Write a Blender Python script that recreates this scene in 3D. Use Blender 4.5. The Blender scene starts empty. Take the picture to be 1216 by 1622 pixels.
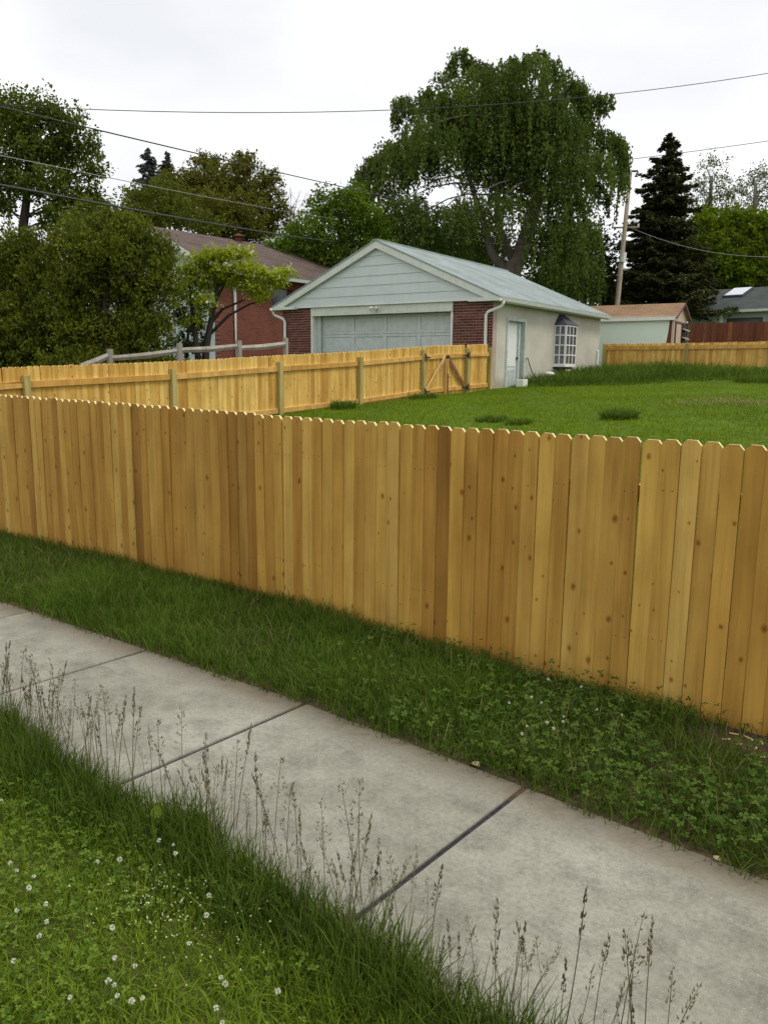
import bpy, math, random
import numpy as np
from mathutils import Vector, Matrix

random.seed(7)
rng = np.random.default_rng(11)
scene = bpy.context.scene
COL = scene.collection

# ------------------------------------------------------------------ camera
F_PX, PW, PH = 1265.0, 1216.0, 1622.0
YAW, PITCH, ROLL, EYE = math.radians(39.7), math.radians(10.1), math.radians(0.6), 1.6
fw = np.array([-math.sin(YAW) * math.cos(PITCH), math.cos(YAW) * math.cos(PITCH), -math.sin(PITCH)])
rt0 = np.array([math.cos(YAW), math.sin(YAW), 0.0])
up0 = np.cross(rt0, fw)
RT = rt0 * math.cos(ROLL) + up0 * math.sin(ROLL)
UP = -rt0 * math.sin(ROLL) + up0 * math.cos(ROLL)
cam_data = bpy.data.cameras.new('camera')
cam = bpy.data.objects.new('camera', cam_data)
COL.objects.link(cam)
M = Matrix.Identity(4)
for i in range(3):
    M[i][0], M[i][1], M[i][2] = RT[i], UP[i], -fw[i]
M[0][3], M[1][3], M[2][3] = 0.0, 0.0, EYE
cam.matrix_world = M
cam_data.sensor_fit = 'VERTICAL'
cam_data.sensor_height = 24.0
cam_data.lens = F_PX / PH * 24.0
cam_data.clip_start = 0.05
cam_data.clip_end = 2000
scene.camera = cam


def at(px, py, dep):
    """a surveyed point of the place: sight line of the survey photo at a distance"""
    return np.array([0, 0, EYE]) + (fw + RT * (px - PW / 2) / F_PX - UP * (py - PH / 2) / F_PX) * dep


# ------------------------------------------------------------------ world, sun, exposure
SUN_EL, SUN_AZ = math.radians(58), math.radians(70)      # azimuth from +Y towards +X
world = bpy.data.worlds.new('World')
scene.world = world
world.use_nodes = True
wn, wl = world.node_tree.nodes, world.node_tree.links
wn.clear()
w_out = wn.new('ShaderNodeOutputWorld')
sky = wn.new('ShaderNodeTexSky')
sky.sky_type = 'NISHITA'
sky.sun_disc = False
sky.sun_elevation = SUN_EL
sky.sun_rotation = SUN_AZ
bg_sky = wn.new('ShaderNodeBackground')
bg_sky.inputs['Strength'].default_value = 0.10
wl.new(sky.outputs[0], bg_sky.inputs['Color'])
tc = wn.new('ShaderNodeTexCoord')
mp = wn.new('ShaderNodeMapping')
mp.inputs['Scale'].default_value = (1, 1, 2.4)
wl.new(tc.outputs['Generated'], mp.inputs['Vector'])
cn = wn.new('ShaderNodeTexNoise')
cn.inputs['Scale'].default_value = 2.3
cn.inputs['Detail'].default_value = 4
cn.inputs['Roughness'].default_value = 0.45
wl.new(mp.outputs[0], cn.inputs['Vector'])
cr = wn.new('ShaderNodeValToRGB')
cr.color_ramp.elements[0].position = 0.34
cr.color_ramp.elements[0].color = (0.80, 0.81, 0.835, 1)
cr.color_ramp.elements[1].position = 0.56
cr.color_ramp.elements[1].color = (1.0, 1.0, 1.0, 1)
wl.new(cn.outputs['Fac'], cr.inputs[0])
bg_cl = wn.new('ShaderNodeBackground')
bg_cl.inputs['Strength'].default_value = 1.02
wl.new(cr.outputs[0], bg_cl.inputs['Color'])
mixw = wn.new('ShaderNodeMixShader')
mixw.inputs[0].default_value = 0.9
wl.new(bg_sky.outputs[0], mixw.inputs[1])
wl.new(bg_cl.outputs[0], mixw.inputs[2])
wl.new(mixw.outputs[0], w_out.inputs['Surface'])

sun_d = bpy.data.lights.new('sun', 'SUN')
sun_d.energy = 1.5
sun_d.angle = math.radians(18)
sun_d.color = (1.0, 0.95, 0.86)
sun = bpy.data.objects.new('sun', sun_d)
COL.objects.link(sun)
sdir = Vector((math.sin(SUN_AZ) * math.cos(SUN_EL), math.cos(SUN_AZ) * math.cos(SUN_EL), math.sin(SUN_EL)))
sun.rotation_euler = sdir.to_track_quat('Z', 'Y').to_euler()
sun.location = (10, 5, 30)

vs = scene.view_settings
vs.view_transform = 'Standard'
vs.look = 'None'
vs.exposure = 0.22
vs.gamma = 1.0
vs.use_curve_mapping = False
scene.cycles.use_denoising = True
scene.cycles.max_bounces = 6
scene.cycles.diffuse_bounces = 3
scene.cycles.transparent_max_bounces = 6


# ------------------------------------------------------------------ helpers
def tag(o, label=None, cat=None, group=None, kind=None):
    if label:
        o['label'] = label
    if cat:
        o['category'] = cat
    if group:
        o['group'] = group
    if kind:
        o['kind'] = kind
    return o


def link(name, data, parent=None, loc=None, rz=0.0):
    o = bpy.data.objects.new(name, data)
    COL.objects.link(o)
    if parent is not None:
        o.parent = parent
    if loc is not None:
        o.location = tuple(float(v) for v in loc)
    if rz:
        o.rotation_euler = (0, 0, rz)
    return o


def thing(name, label, cat, loc=(0, 0, 0), rz=0.0, group=None):
    return tag(link(name, None, None, loc, rz), label, cat, group)


class MB:
    def __init__(s):
        s.v, s.f = [], []

    def poly(s, pts, faces):
        b = len(s.v)
        s.v += [tuple(float(c) for c in p) for p in pts]
        s.f += [tuple(b + i for i in f) for f in faces]
        return s

    def box(s, x0, x1, y0, y1, z0, z1):
        p = [(x0, y0, z0), (x1, y0, z0), (x1, y1, z0), (x0, y1, z0), (x0, y0, z1), (x1, y0, z1), (x1, y1, z1), (x0, y1, z1)]
        return s.poly(p, [(3, 2, 1, 0), (4, 5, 6, 7), (0, 1, 5, 4), (1, 2, 6, 5), (2, 3, 7, 6), (3, 0, 4, 7)])

    def prism(s, prof, axis, a, b):
        """profile (list of 2-D points) extruded along an axis from a to b"""
        n = len(prof)

        def mk(p, t):
            return {'x': (t, p[0], p[1]), 'y': (p[0], t, p[1]), 'z': (p[0], p[1], t)}[axis]
        pts = [mk(p, a) for p in prof] + [mk(p, b) for p in prof]
        fs = [tuple(range(n))[::-1], tuple(range(n, 2 * n))]
        fs += [(i, (i + 1) % n, n + (i + 1) % n, n + i) for i in range(n)]
        return s.poly(pts, fs)

    def tube(s, path, radii, n=6, cap=True):
        path = [np.asarray(p, float) for p in path]
        if not hasattr(radii, '__len__'):
            radii = [radii] * len(path)
        b = len(s.v)
        t0 = path[1] - path[0]
        ref = np.array([0, 0, 1.0]) if abs(t0[2]) < 0.8 * np.linalg.norm(t0) else np.array([1.0, 0, 0])
        for i, p in enumerate(path):
            t = path[min(i + 1, len(path) - 1)] - path[max(i - 1, 0)]
            t = t / (np.linalg.norm(t) + 1e-9)
            u = np.cross(ref, t)
            u /= np.linalg.norm(u) + 1e-9
            w = np.cross(t, u)
            for k in range(n):
                a = 2 * math.pi * k / n
                q = p + (u * math.cos(a) + w * math.sin(a)) * radii[i]
                s.v.append(tuple(q))
        for i in range(len(path) - 1):
            for k in range(n):
                k2 = (k + 1) % n
                s.f.append((b + i * n + k, b + i * n + k2, b + (i + 1) * n + k2, b + (i + 1) * n + k))
        if cap:
            s.f.append(tuple(b + k for k in range(n))[::-1])
            s.f.append(tuple(b + (len(path) - 1) * n + k for k in range(n)))
        return s

    def mesh(s, name, mat, smooth=False):
        me = bpy.data.meshes.new(name)
        me.from_pydata(s.v, [], s.f)
        me.update()
        if mat:
            me.materials.append(mat)
        if smooth:
            me.shade_smooth()
        return me

    def build(s, name, mat, parent=None, loc=None, rz=0.0, smooth=False, bevel=0.0):
        o = link(name, s.mesh(name, mat, smooth), parent, loc, rz)
        if bevel:
            m = o.modifiers.new('bevel', 'BEVEL')
            m.width = bevel
            m.segments = 1
            m.limit_method = 'ANGLE'
        return o


def np_mesh(name, verts, faces_flat, sizes, mat, v_attr=None, smooth=False):
    """fast mesh from numpy arrays; v_attr is one value per vertex"""
    me = bpy.data.meshes.new(name)
    me.vertices.add(len(verts))
    me.vertices.foreach_set('co', np.ascontiguousarray(verts, dtype=np.float32).ravel())
    me.loops.add(len(faces_flat))
    me.loops.foreach_set('vertex_index', np.ascontiguousarray(faces_flat, dtype=np.int32))
    me.polygons.add(len(sizes))
    starts = np.concatenate([[0], np.cumsum(sizes)[:-1]]).astype(np.int32)
    me.polygons.foreach_set('loop_start', starts)
    me.update(calc_edges=True)
    if v_attr is not None:
        a = me.attributes.new('vary', 'FLOAT', 'POINT')
        a.data.foreach_set('value', np.ascontiguousarray(v_attr, dtype=np.float32))
    me.materials.append(mat)
    if smooth:
        me.shade_smooth()
    return me


class NT:
    """small node-tree builder"""
    def __init__(s, name):
        s.m = bpy.data.materials.new(name)
        s.m.use_nodes = True
        s.t = s.m.node_tree
        s.t.nodes.clear()
        s.out = s.t.nodes.new('ShaderNodeOutputMaterial')

    def n(s, typ, ins=None, **props):
        nd = s.t.nodes.new('ShaderNode' + typ)
        for k, v in props.items():
            setattr(nd, k, v)
        for k, v in (ins or {}).items():
            s.set(nd.inputs[k], v)
        return nd

    def set(s, sock, v):
        if isinstance(v, bpy.types.NodeSocket):
            s.t.links.new(v, sock)
        elif isinstance(v, bpy.types.Node):
            s.t.links.new(v.outputs[0], sock)
        else:
            if sock.type == 'RGBA' and len(v) == 3:
                v = (*v, 1)
            sock.default_value = v

    def math(s, op, a, b=None, c=None):
        nd = s.n('Math', operation=op)
        for i, x in enumerate((a, b, c)):
            if x is not None:
                s.set(nd.inputs[i], x)
        return nd.outputs[0]

    def mix(s, fac, a, b, blend='MIX'):
        nd = s.n('MixRGB', blend_type=blend)
        for i, x in enumerate((fac, a, b)):
            s.set(nd.inputs[i], x)
        return nd.outputs[0]

    def ramp(s, fac, stops, interp='LINEAR'):
        nd = s.n('ValToRGB')
        nd.color_ramp.interpolation = interp
        el = nd.color_ramp.elements
        while len(el) < len(stops):
            el.new(0.5)
        for e, (p, c) in zip(el, stops):
            e.position = p
            e.color = (*c, 1) if len(c) == 3 else c
        s.set(nd.inputs[0], fac)
        return nd.outputs[0]

    def noise(s, vec, scale, detail=4, rough=0.55, dist=0.0):
        nd = s.n('TexNoise', {'Scale': scale, 'Detail': detail, 'Roughness': rough, 'Distortion': dist})
        if vec is not None:
            s.set(nd.inputs['Vector'], vec)
        return nd.outputs['Fac']

    def coord(s, kind='Object', scale=None, offset=None):
        v = s.n('TexCoord').outputs[kind]
        if offset is not None:
            v2 = s.n('VectorMath', operation='ADD')
            s.set(v2.inputs[0], v)
            s.set(v2.inputs[1], offset)
            v = v2.outputs[0]
        if scale:
            mpn = s.n('Mapping')
            mpn.inputs['Scale'].default_value = scale
            s.set(mpn.inputs['Vector'], v)
            v = mpn.outputs[0]
        return v

    def bump(s, h, strength=0.3, dist=0.01):
        return s.n('Bump', {'Height': h, 'Strength': strength, 'Distance': dist}).outputs[0]

    def bsdf(s, color, rough=0.8, normal=None, spec=0.3, metal=0.0, **kw):
        nd = s.n('BsdfPrincipled', {'Base Color': color, 'Roughness': rough, 'Metallic': metal, 'Specular IOR Level': spec})
        if normal is not None:
            s.set(nd.inputs['Normal'], normal)
        s.t.links.new(nd.outputs[0], s.out.inputs['Surface'])
        return nd


G3 = lambda g: (g, g, g)


# ------------------------------------------------------------------ materials
def mat_cedar(name, stops, knots=True, nails=True, tone=1.0):
    t = NT(name)
    rnd = t.n('ObjectInfo').outputs['Random']
    off = t.math('MULTIPLY', rnd, 37.0)
    offv = t.n('CombineXYZ', {'X': off, 'Y': off, 'Z': t.math('MULTIPLY', rnd, 91.0)}).outputs[0]
    base = t.mix(1.0, t.ramp(rnd, stops), t.n('ObjectInfo').outputs['Color'], 'MULTIPLY')
    co = t.coord('Object', offset=offv)
    m1 = t.n('Mapping')
    m1.inputs['Scale'].default_value = (38, 38, 1.3)
    t.set(m1.inputs['Vector'], co)
    g1 = t.noise(m1.outputs[0], 1.0, 5, 0.6, 0.6)
    m2 = t.n('Mapping')
    m2.inputs['Scale'].default_value = (9, 9, 0.9)
    t.set(m2.inputs['Vector'], co)
    g2 = t.noise(m2.outputs[0], 1.0, 3, 0.5)
    col = t.mix(1.0, base, t.ramp(g1, [(0.25, (0.80, 0.76, 0.70)), (0.5, (1, 1, 1)), (0.8, (1.1, 1.09, 1.06))]), 'MULTIPLY')
    col = t.mix(1.0, col, t.ramp(g2, [(0.3, (0.78, 0.72, 0.63)), (0.55, (1, 1, 1)), (0.8, (1.12, 1.12, 1.1))]), 'MULTIPLY')
    big = t.noise(t.coord('Object', (3, 3, 2.2), offv), 1.0, 3)
    col = t.mix(1.0, col, t.ramp(big, [(0.3, (0.84, 0.8, 0.74)), (0.6, (1.04, 1.03, 1.02))]), 'MULTIPLY')
    h = g1
    if knots:
        sk_ = t.n('SeparateXYZ')
        t.set(sk_.inputs[0], co)
        dis = t.n('TexNoise', {'Scale': 45.0, 'Detail': 2})
        t.set(dis.inputs['Vector'], co)
        kx = t.math('MULTIPLY_ADD', sk_.outputs[0], 8.5, t.math('MULTIPLY', dis.outputs['Fac'], 0.10))
        kz = t.math('MULTIPLY_ADD', sk_.outputs[2], 6.2, t.math('MULTIPLY', dis.outputs['Fac'], 0.08))
        vo = t.n('TexVoronoi', {'Scale': 1.0, 'Randomness': 0.9}, voronoi_dimensions='2D')
        t.set(vo.inputs['Vector'], t.n('CombineXYZ', {'X': kx, 'Y': kz, 'Z': 0.0}).outputs[0])
        sep = t.n('SeparateColor')
        t.set(sep.inputs[0], vo.outputs['Color'])
        on = t.math('GREATER_THAN', sep.outputs[0], 0.52)
        rad = t.math('MULTIPLY_ADD', t.math('POWER', sep.outputs[1], 2.0), 0.15, 0.055)
        q = t.math('DIVIDE', vo.outputs['Distance'], rad)
        kc = t.ramp(q, [(0.0, (0.30, 0.20, 0.13)), (0.22, (0.48, 0.34, 0.22)), (0.34, (0.74, 0.60, 0.45)), (0.46, (0.55, 0.38, 0.24)), (0.62, (0.86, 0.76, 0.62)), (1.0, (1, 1, 1))])
        col = t.mix(on, col, t.mix(1.0, col, kc, 'MULTIPLY'))
    if nails:
        sx = t.n('SeparateXYZ')
        t.set(sx.inputs[0], t.coord('Object'))
        dx = t.math('SUBTRACT', t.math('ABSOLUTE', sx.outputs[0]), 0.021)
        for zc in (0.30, 1.02):
            dz = t.math('SUBTRACT', sx.outputs[2], t.math('MULTIPLY_ADD', t.math('FRACT', t.math('MULTIPLY', rnd, 23.7)), 0.035, zc))
            d = t.math('SQRT', t.math('ADD', t.math('MULTIPLY', dx, dx), t.math('MULTIPLY', dz, dz)))
            nl = t.math('MULTIPLY', t.math('LESS_THAN', d, 0.0032), t.math('GREATER_THAN', t.math('FRACT', t.math('MULTIPLY', rnd, 7.3)), 0.62))
            col = t.mix(nl, col, (0.06, 0.035, 0.02))
    if tone != 1.0:
        col = t.mix(1.0, col, G3(tone), 'MULTIPLY')
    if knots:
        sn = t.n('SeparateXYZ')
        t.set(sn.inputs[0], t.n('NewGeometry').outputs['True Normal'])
        col = t.mix(t.math('GREATER_THAN', sn.outputs[2], 0.3), col, (0.84, 0.68, 0.36))  # upward faces paler: fresh end grain plus sky-lit tops put into the colour
    t.bsdf(col, 0.72, t.bump(h, 0.35, 0.004), 0.25)
    return t.m


CEDAR = [(0.0, (0.414, 0.216, 0.038)), (0.10, (0.446, 0.241, 0.043)), (0.28, (0.479, 0.272, 0.050)), (0.65, (0.540, 0.328, 0.067)), (1.0, (0.592, 0.390, 0.101))]
CEDAR_IN = [(0.0, (0.499, 0.275, 0.057)), (0.3, (0.605, 0.365, 0.083)), (0.65, (0.662, 0.430, 0.110)), (1.0, (0.710, 0.490, 0.149))]
m_cedar = mat_cedar('cedar_outside', CEDAR)
m_cedar_in = mat_cedar('cedar_inside', CEDAR_IN, True, True)
m_rail = mat_cedar('cedar_rail', [(0, (0.54, 0.30, 0.07)), (1, (0.66, 0.41, 0.125))], True, False)
m_post = mat_cedar('treated_post', [(0, (0.34, 0.30, 0.10)), (1, (0.42, 0.36, 0.14))], False, False)
m_redfence = mat_cedar('red_stained_wood', [(0, (0.11, 0.035, 0.018)), (0.6, (0.15, 0.05, 0.025)), (0.9, (0.17, 0.065, 0.03)), (1, (0.26, 0.09, 0.03))], False, False)
m_greywood = mat_cedar('weathered_grey_wood', [(0, (0.26, 0.25, 0.22)), (1, (0.36, 0.35, 0.31))], False, False)
m_polewood = mat_cedar('pole_wood', [(0, (0.30, 0.265, 0.20)), (1, (0.33, 0.29, 0.22))], False, False)


def mat_paint(name, col, dirt=(0.55, 0.55, 0.5), amt=0.35, scale=6.0, rough=0.55, streak=True):
    t = NT(name)
    co = t.coord('Object')
    n1 = t.noise(co, scale, 5, 0.6)
    f = t.ramp(n1, [(0.42, G3(0)), (0.75, G3(amt))])
    c = t.mix(f, col, tuple(a * b for a, b in zip(col, dirt)))
    if streak:
        n2 = t.noise(t.coord('Object', (14, 14, 1.2)), 1.0, 4)
        f2 = t.ramp(n2, [(0.5, G3(0)), (0.8, G3(amt * 0.8))])
        c = t.mix(f2, c, tuple(a * b * 0.9 for a, b in zip(col, dirt)))
    t.bsdf(c, rough, t.bump(n1, 0.1, 0.004), 0.35)
    return t.m


m_trim = mat_paint('pale_trim_paint', (0.66, 0.69, 0.63), amt=0.3)
m_board = mat_paint('pale_siding_paint', (0.60, 0.66, 0.655), amt=0.18, scale=2.5)
m_gdoor = mat_paint('grey_white_door_paint', (0.55, 0.60, 0.59), (0.6, 0.6, 0.58), 0.45, 5)
m_white = mat_paint('white_paint', (0.74, 0.75, 0.70), amt=0.2)
m_sidedoor = mat_paint('weathered_door_paint', (0.60, 0.66, 0.64), (0.5, 0.5, 0.48), 0.5, 7)
m_frame = mat_paint('weathered_frame_paint', (0.50, 0.55, 0.51), (0.45, 0.45, 0.42), 0.6, 9)
m_mint = mat_paint('peeling_mint_paint', (0.68, 0.77, 0.69), (0.85, 0.9, 0.88), 0.3, 3)
m_pink = mat_paint('pink_tan_board', (0.50, 0.40, 0.30), amt=0.25)
m_maroon = mat_paint('maroon_trim', (0.13, 0.05, 0.06), amt=0.2)
m_farwall = mat_paint('grey_green_siding', (0.38, 0.43, 0.38), amt=0.15)
m_palewall = mat_paint('pale_blue_grey_siding', (0.50, 0.56, 0.58), amt=0.25)
m_dark = mat_paint('dark_interior', (0.02, 0.02, 0.022), amt=0.1, streak=False)
m_black = mat_paint('black_iron', (0.02, 0.018, 0.016), amt=0.2, rough=0.45, streak=False)
m_wire = mat_paint('wire_black', (0.05, 0.05, 0.05), amt=0.1, rough=0.6, streak=False)
m_wiregrey = mat_paint('wire_grey', (0.28, 0.28, 0.27), amt=0.1, rough=0.5, streak=False)
m_slate = mat_paint('dark_slate_metal', (0.055, 0.055, 0.075), amt=0.2)


def mat_stucco():
    t = NT('stucco')
    co = t.coord('Object')
    n1 = t.noise(co, 1.4, 6, 0.6)
    n2 = t.noise(t.coord('Object', (7, 7, 0.7)), 1.0, 5, 0.6)
    fine = t.noise(co, 60, 3)
    c = t.ramp(n1, [(0.3, (0.46, 0.44, 0.355)), (0.6, (0.54, 0.52, 0.43)), (0.85, (0.58, 0.56, 0.47))])
    c = t.mix(1.0, c, t.ramp(n2, [(0.32, G3(0.95)), (0.6, G3(1.0))]), 'MULTIPLY')
    sx = t.n('SeparateXYZ')
    t.set(sx.inputs[0], co)
    # splash stain of soil along the foot of the wall, ragged upper edge
    zz = t.math('ADD', sx.outputs[2], t.math('MULTIPLY', t.math('SUBTRACT', n1, 0.5), 0.9))
    f = t.ramp(t.math('MULTIPLY', t.math('SUBTRACT', zz, 1.0), 1.0), [(0.25, G3(0.7)), (0.62, G3(0))])
    c = t.mix(f, c, (0.29, 0.25, 0.15))
    t.bsdf(c, 0.9, t.bump(fine, 0.4, 0.006), 0.15)
    return t.m


m_stucco = mat_stucco()


def mat_brick_obj():
    t = NT('red_brick')
    rnd = t.n('ObjectInfo').outputs['Random']
    c = t.ramp(rnd, [(0, (0.085, 0.028, 0.022)), (0.5, (0.14, 0.045, 0.033)), (1, (0.19, 0.07, 0.05))])
    n1 = t.noise(t.coord('Object'), 22, 4)
    c = t.mix(1.0, c, t.ramp(n1, [(0.3, G3(0.75)), (0.7, G3(1.15))]), 'MULTIPLY')
    t.bsdf(c, 0.85, t.bump(n1, 0.4, 0.006), 0.2)
    return t.m


m_brick = mat_brick_obj()


def mat_plain(name, c, rough=0.85, sc=10, var=0.2, bumps=0.2):
    t = NT(name)
    n1 = t.noise(t.coord('Object'), sc, 5)
    col = t.mix(1.0, c, t.ramp(n1, [(0.3, G3(1 - var)), (0.7, G3(1 + var * 0.5))]), 'MULTIPLY')
    t.bsdf(col, rough, t.bump(n1, bumps, 0.01), 0.2)
    return t.m


m_mortar = mat_plain('mortar', (0.44, 0.34, 0.30))


def mat_brickwall(name, c1, c2, mortar, axis):
    """far brickwork whose single bricks are only two or three pixels high"""
    t = NT(name)
    sx = t.n('SeparateXYZ')
    t.set(sx.inputs[0], t.coord('Object'))
    v = t.n('CombineXYZ', {'X': sx.outputs[axis], 'Y': sx.outputs[2], 'Z': 0.0}).outputs[0]
    b = t.n('TexBrick', {'Scale': 1.0, 'Mortar Size': 0.006, 'Brick Width': 0.21, 'Row Height': 0.075, 'Color1': c1, 'Color2': c2, 'Mortar': mortar, 'Bias': 0.0})
    t.set(b.inputs['Vector'], v)
    n1 = t.noise(t.coord('Object'), 1.1, 4)
    col = t.mix(1.0, b.outputs['Color'], t.ramp(n1, [(0.3, G3(0.8)), (0.7, G3(1.12))]), 'MULTIPLY')
    t.bsdf(col, 0.88, t.bump(b.outputs['Fac'], -0.4, 0.008), 0.15)
    return t.m


m_housebrick = mat_brickwall('house_brick', (0.155, 0.05, 0.034), (0.20, 0.066, 0.045), (0.24, 0.12, 0.09), 1)


def mat_shingle(name, c1, c2, along, row=0.14, wid=0.3):
    t = NT(name)
    sx = t.n('SeparateXYZ')
    t.set(sx.inputs[0], t.coord('Object'))
    v = t.n('CombineXYZ', {'X': sx.outputs[along], 'Y': t.math('MULTIPLY', sx.outputs[2], 2.4), 'Z': 0.0}).outputs[0]
    b = t.n('TexBrick', {'Scale': 1.0, 'Mortar Size': 0.006, 'Brick Width': wid, 'Row Height': row * 1.05, 'Color1': c1, 'Color2': c2, 'Mortar': tuple(x * 0.62 for x in c1)})
    t.set(b.inputs['Vector'], v)
    n1 = t.noise(t.coord('Object'), 0.9, 6, 0.62)
    n2 = t.noise(t.coord('Object'), 45, 3)
    col = t.mix(1.0, b.outputs['Color'], t.ramp(n1, [(0.3, G3(0.78)), (0.5, G3(1.0)), (0.75, G3(1.14))]), 'MULTIPLY')
    col = t.mix(1.0, col, t.ramp(n2, [(0.3, G3(0.85)), (0.7, G3(1.1))]), 'MULTIPLY')
    t.bsdf(col, 0.9, t.bump(b.outputs['Fac'], -0.5, 0.01), 0.15)
    return t.m


m_shingle = mat_shingle('grey_green_shingle', (0.26, 0.31, 0.30), (0.31, 0.355, 0.345), 1)
m_shingle_brown = mat_shingle('brown_shingle', (0.105, 0.078, 0.066), (0.13, 0.097, 0.082), 1)
m_shingle_tan = mat_shingle('tan_shingle', (0.26, 0.165, 0.095), (0.30, 0.19, 0.11), 0)
m_shingle_dark = mat_shingle('charcoal_shingle', (0.060, 0.070, 0.064), (0.085, 0.095, 0.088), 0)


def mat_glass(name, c=(0.03, 0.035, 0.04)):
    t = NT(name)
    n1 = t.noise(t.coord('Object'), 3.0, 4)
    col = t.ramp(n1, [(0.35, c), (0.7, tuple(x * 3.2 + 0.04 for x in c))])
    t.bsdf(col, 0.12, None, 0.5)
    return t.m


m_glass = mat_glass('window_glass')
m_skylight = mat_plain('skylight_glass', (0.85, 0.88, 0.92), 0.15, 3, 0.03, 0.0)


def mat_concrete():
    t = NT('sidewalk_concrete')
    co = t.coord('Object')
    geo = t.n('NewGeometry').outputs['Position']
    n1 = t.noise(geo, 1.6, 6, 0.62)
    n2 = t.noise(geo, 7.0, 6, 0.65)
    n3 = t.noise(geo, 55, 4, 0.6)
    n4 = t.noise(geo, 190, 2, 0.5)
    c = t.ramp(n1, [(0.28, (0.19, 0.185, 0.145)), (0.5, (0.275, 0.268, 0.218)), (0.75, (0.36, 0.355, 0.295))])
    c = t.mix(1.0, c, t.ramp(n2, [(0.3, G3(0.70)), (0.52, G3(1.0)), (0.75, G3(1.16))]), 'MULTIPLY')
    c = t.mix(1.0, c, t.ramp(n3, [(0.3, G3(0.80)), (0.5, G3(1.0)), (0.75, G3(1.14))]), 'MULTIPLY')
    c = t.mix(t.ramp(n4, [(0.62, G3(0)), (0.72, G3(0.55))]), c, (0.13, 0.12, 0.105))
    c = t.mix(t.ramp(n4, [(0.26, G3(0.5)), (0.36, G3(0.0))]), c, (0.58, 0.57, 0.53))
    # soil washed onto the two long borders of each slab, with a ragged inner outline
    sx = t.n('SeparateXYZ')
    t.set(sx.inputs[0], co)
    e = t.math('ADD', t.math('ABSOLUTE', sx.outputs[1]), t.math('MULTIPLY', t.math('SUBTRACT', n2, 0.5), 0.30))
    f = t.ramp(e, [(0.38, G3(0)), (0.56, G3(0.9))])
    c = t.mix(f, c, (0.15, 0.125, 0.085))
    t.bsdf(c, 0.9, t.bump(t.math('ADD', n3, t.math('MULTIPLY', n4, 0.5)), 0.35, 0.006), 0.2)
    return t.m


m_concrete = mat_concrete()


def mat_ground():
    t = NT('soil_and_turf')
    geo = t.n('NewGeometry').outputs['Position']
    n1 = t.noise(geo, 0.8, 6, 0.6)
    n2 = t.noise(geo, 6, 5, 0.6)
    n3 = t.noise(geo, 50, 4)
    g = t.ramp(n2, [(0.3, (0.045, 0.080, 0.008)), (0.55, (0.080, 0.135, 0.010)), (0.75, (0.105, 0.150, 0.018))])
    g = t.mix(1.0, g, t.ramp(n1, [(0.3, G3(0.8)), (0.7, G3(1.2))]), 'MULTIPLY')
    s = t.ramp(n3, [(0.3, (0.060, 0.042, 0.026)), (0.6, (0.115, 0.080, 0.048)), (0.8, (0.19, 0.145, 0.095))])
    sx = t.n('SeparateXYZ')
    t.set(sx.inputs[0], geo)
    # bare earth: verge strip (y < 4) is soil under the blades, the yard is turf
    near = t.math('LESS_THAN', t.math('ADD', sx.outputs[1], t.math('MULTIPLY', t.math('SUBTRACT', n2, 0.5), 0.4)), 3.9)
    lawn = t.math('LESS_THAN', t.math('ADD', sx.outputs[1], t.math('MULTIPLY', t.math('SUBTRACT', n2, 0.5), 0.3)), 1.4)
    c = t.mix(near, g, s)
    c = t.mix(lawn, c, t.mix(0.45, g, s))
    t.bsdf(c, 0.95, t.bump(n3, 0.6, 0.02), 0.1)
    return t.m


m_ground = mat_ground()


def mat_leaf(name, dark, light, trans=0.35, rough=0.6, patch=0.6, pscale=0.7):
    t = NT(name)
    a = t.n('Attribute', attribute_name='vary').outputs['Fac']
    geo = t.n('NewGeometry').outputs['Position']
    p = t.noise(geo, pscale, 3)
    f = t.math('ADD', t.math('MULTIPLY', a, 1 - patch), t.math('MULTIPLY', p, patch))
    mid = tuple((x + y) / 2 for x, y in zip(dark, light))
    c = t.ramp(f, [(0.22, dark), (0.5, mid), (0.78, light)])
    d = t.n('BsdfPrincipled', {'Base Color': c, 'Roughness': max(rough, 0.7), 'Specular IOR Level': 0.08})
    tr = t.n('BsdfTranslucent', {'Color': t.mix(1.0, c, (1.25, 1.3, 0.7), 'MULTIPLY')})
    mx = t.n('MixShader')
    t.set(mx.inputs[0], trans)
    t.set(mx.inputs[1], d.outputs[0])
    t.set(mx.inputs[2], tr.outputs[0])
    t.t.links.new(mx.outputs[0], t.out.inputs['Surface'])
    return t.m


def mat_bark(name, c1, c2):
    t = NT(name)
    n1 = t.noise(t.coord('Object', (6, 6, 1.2)), 1.0, 5, 0.6)
    c = t.ramp(n1, [(0.3, c1), (0.7, c2)])
    t.bsdf(c, 0.9, t.bump(n1, 0.6, 0.03), 0.1)
    return t.m


m_bark = mat_bark('brown_bark', (0.055, 0.042, 0.030), (0.13, 0.10, 0.075))
m_bark_grey = mat_bark('grey_bark', (0.10, 0.085, 0.07), (0.21, 0.18, 0.15))
m_bark_dark = mat_bark('dark_bark', (0.025, 0.02, 0.018), (0.06, 0.05, 0.04))


# ------------------------------------------------------------------ terrain
def vnoise(x, y, seed=0):
    return (np.sin(x * 1.31 + seed) * np.cos(y * 1.73 - seed * 0.7) + 0.5 * np.sin(x * 2.9 + y * 2.3 + seed * 1.9) + 0.25 * np.sin(x * 6.1 - y * 5.3 + seed)) / 1.75


def curve_y(x):
    """the street bends gently: kerbside lines move towards -Y to the left"""
    x = np.asarray(x, float)
    return np.where(x < -2.6, -0.062 * (-2.6 - x), 0.0)


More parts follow.
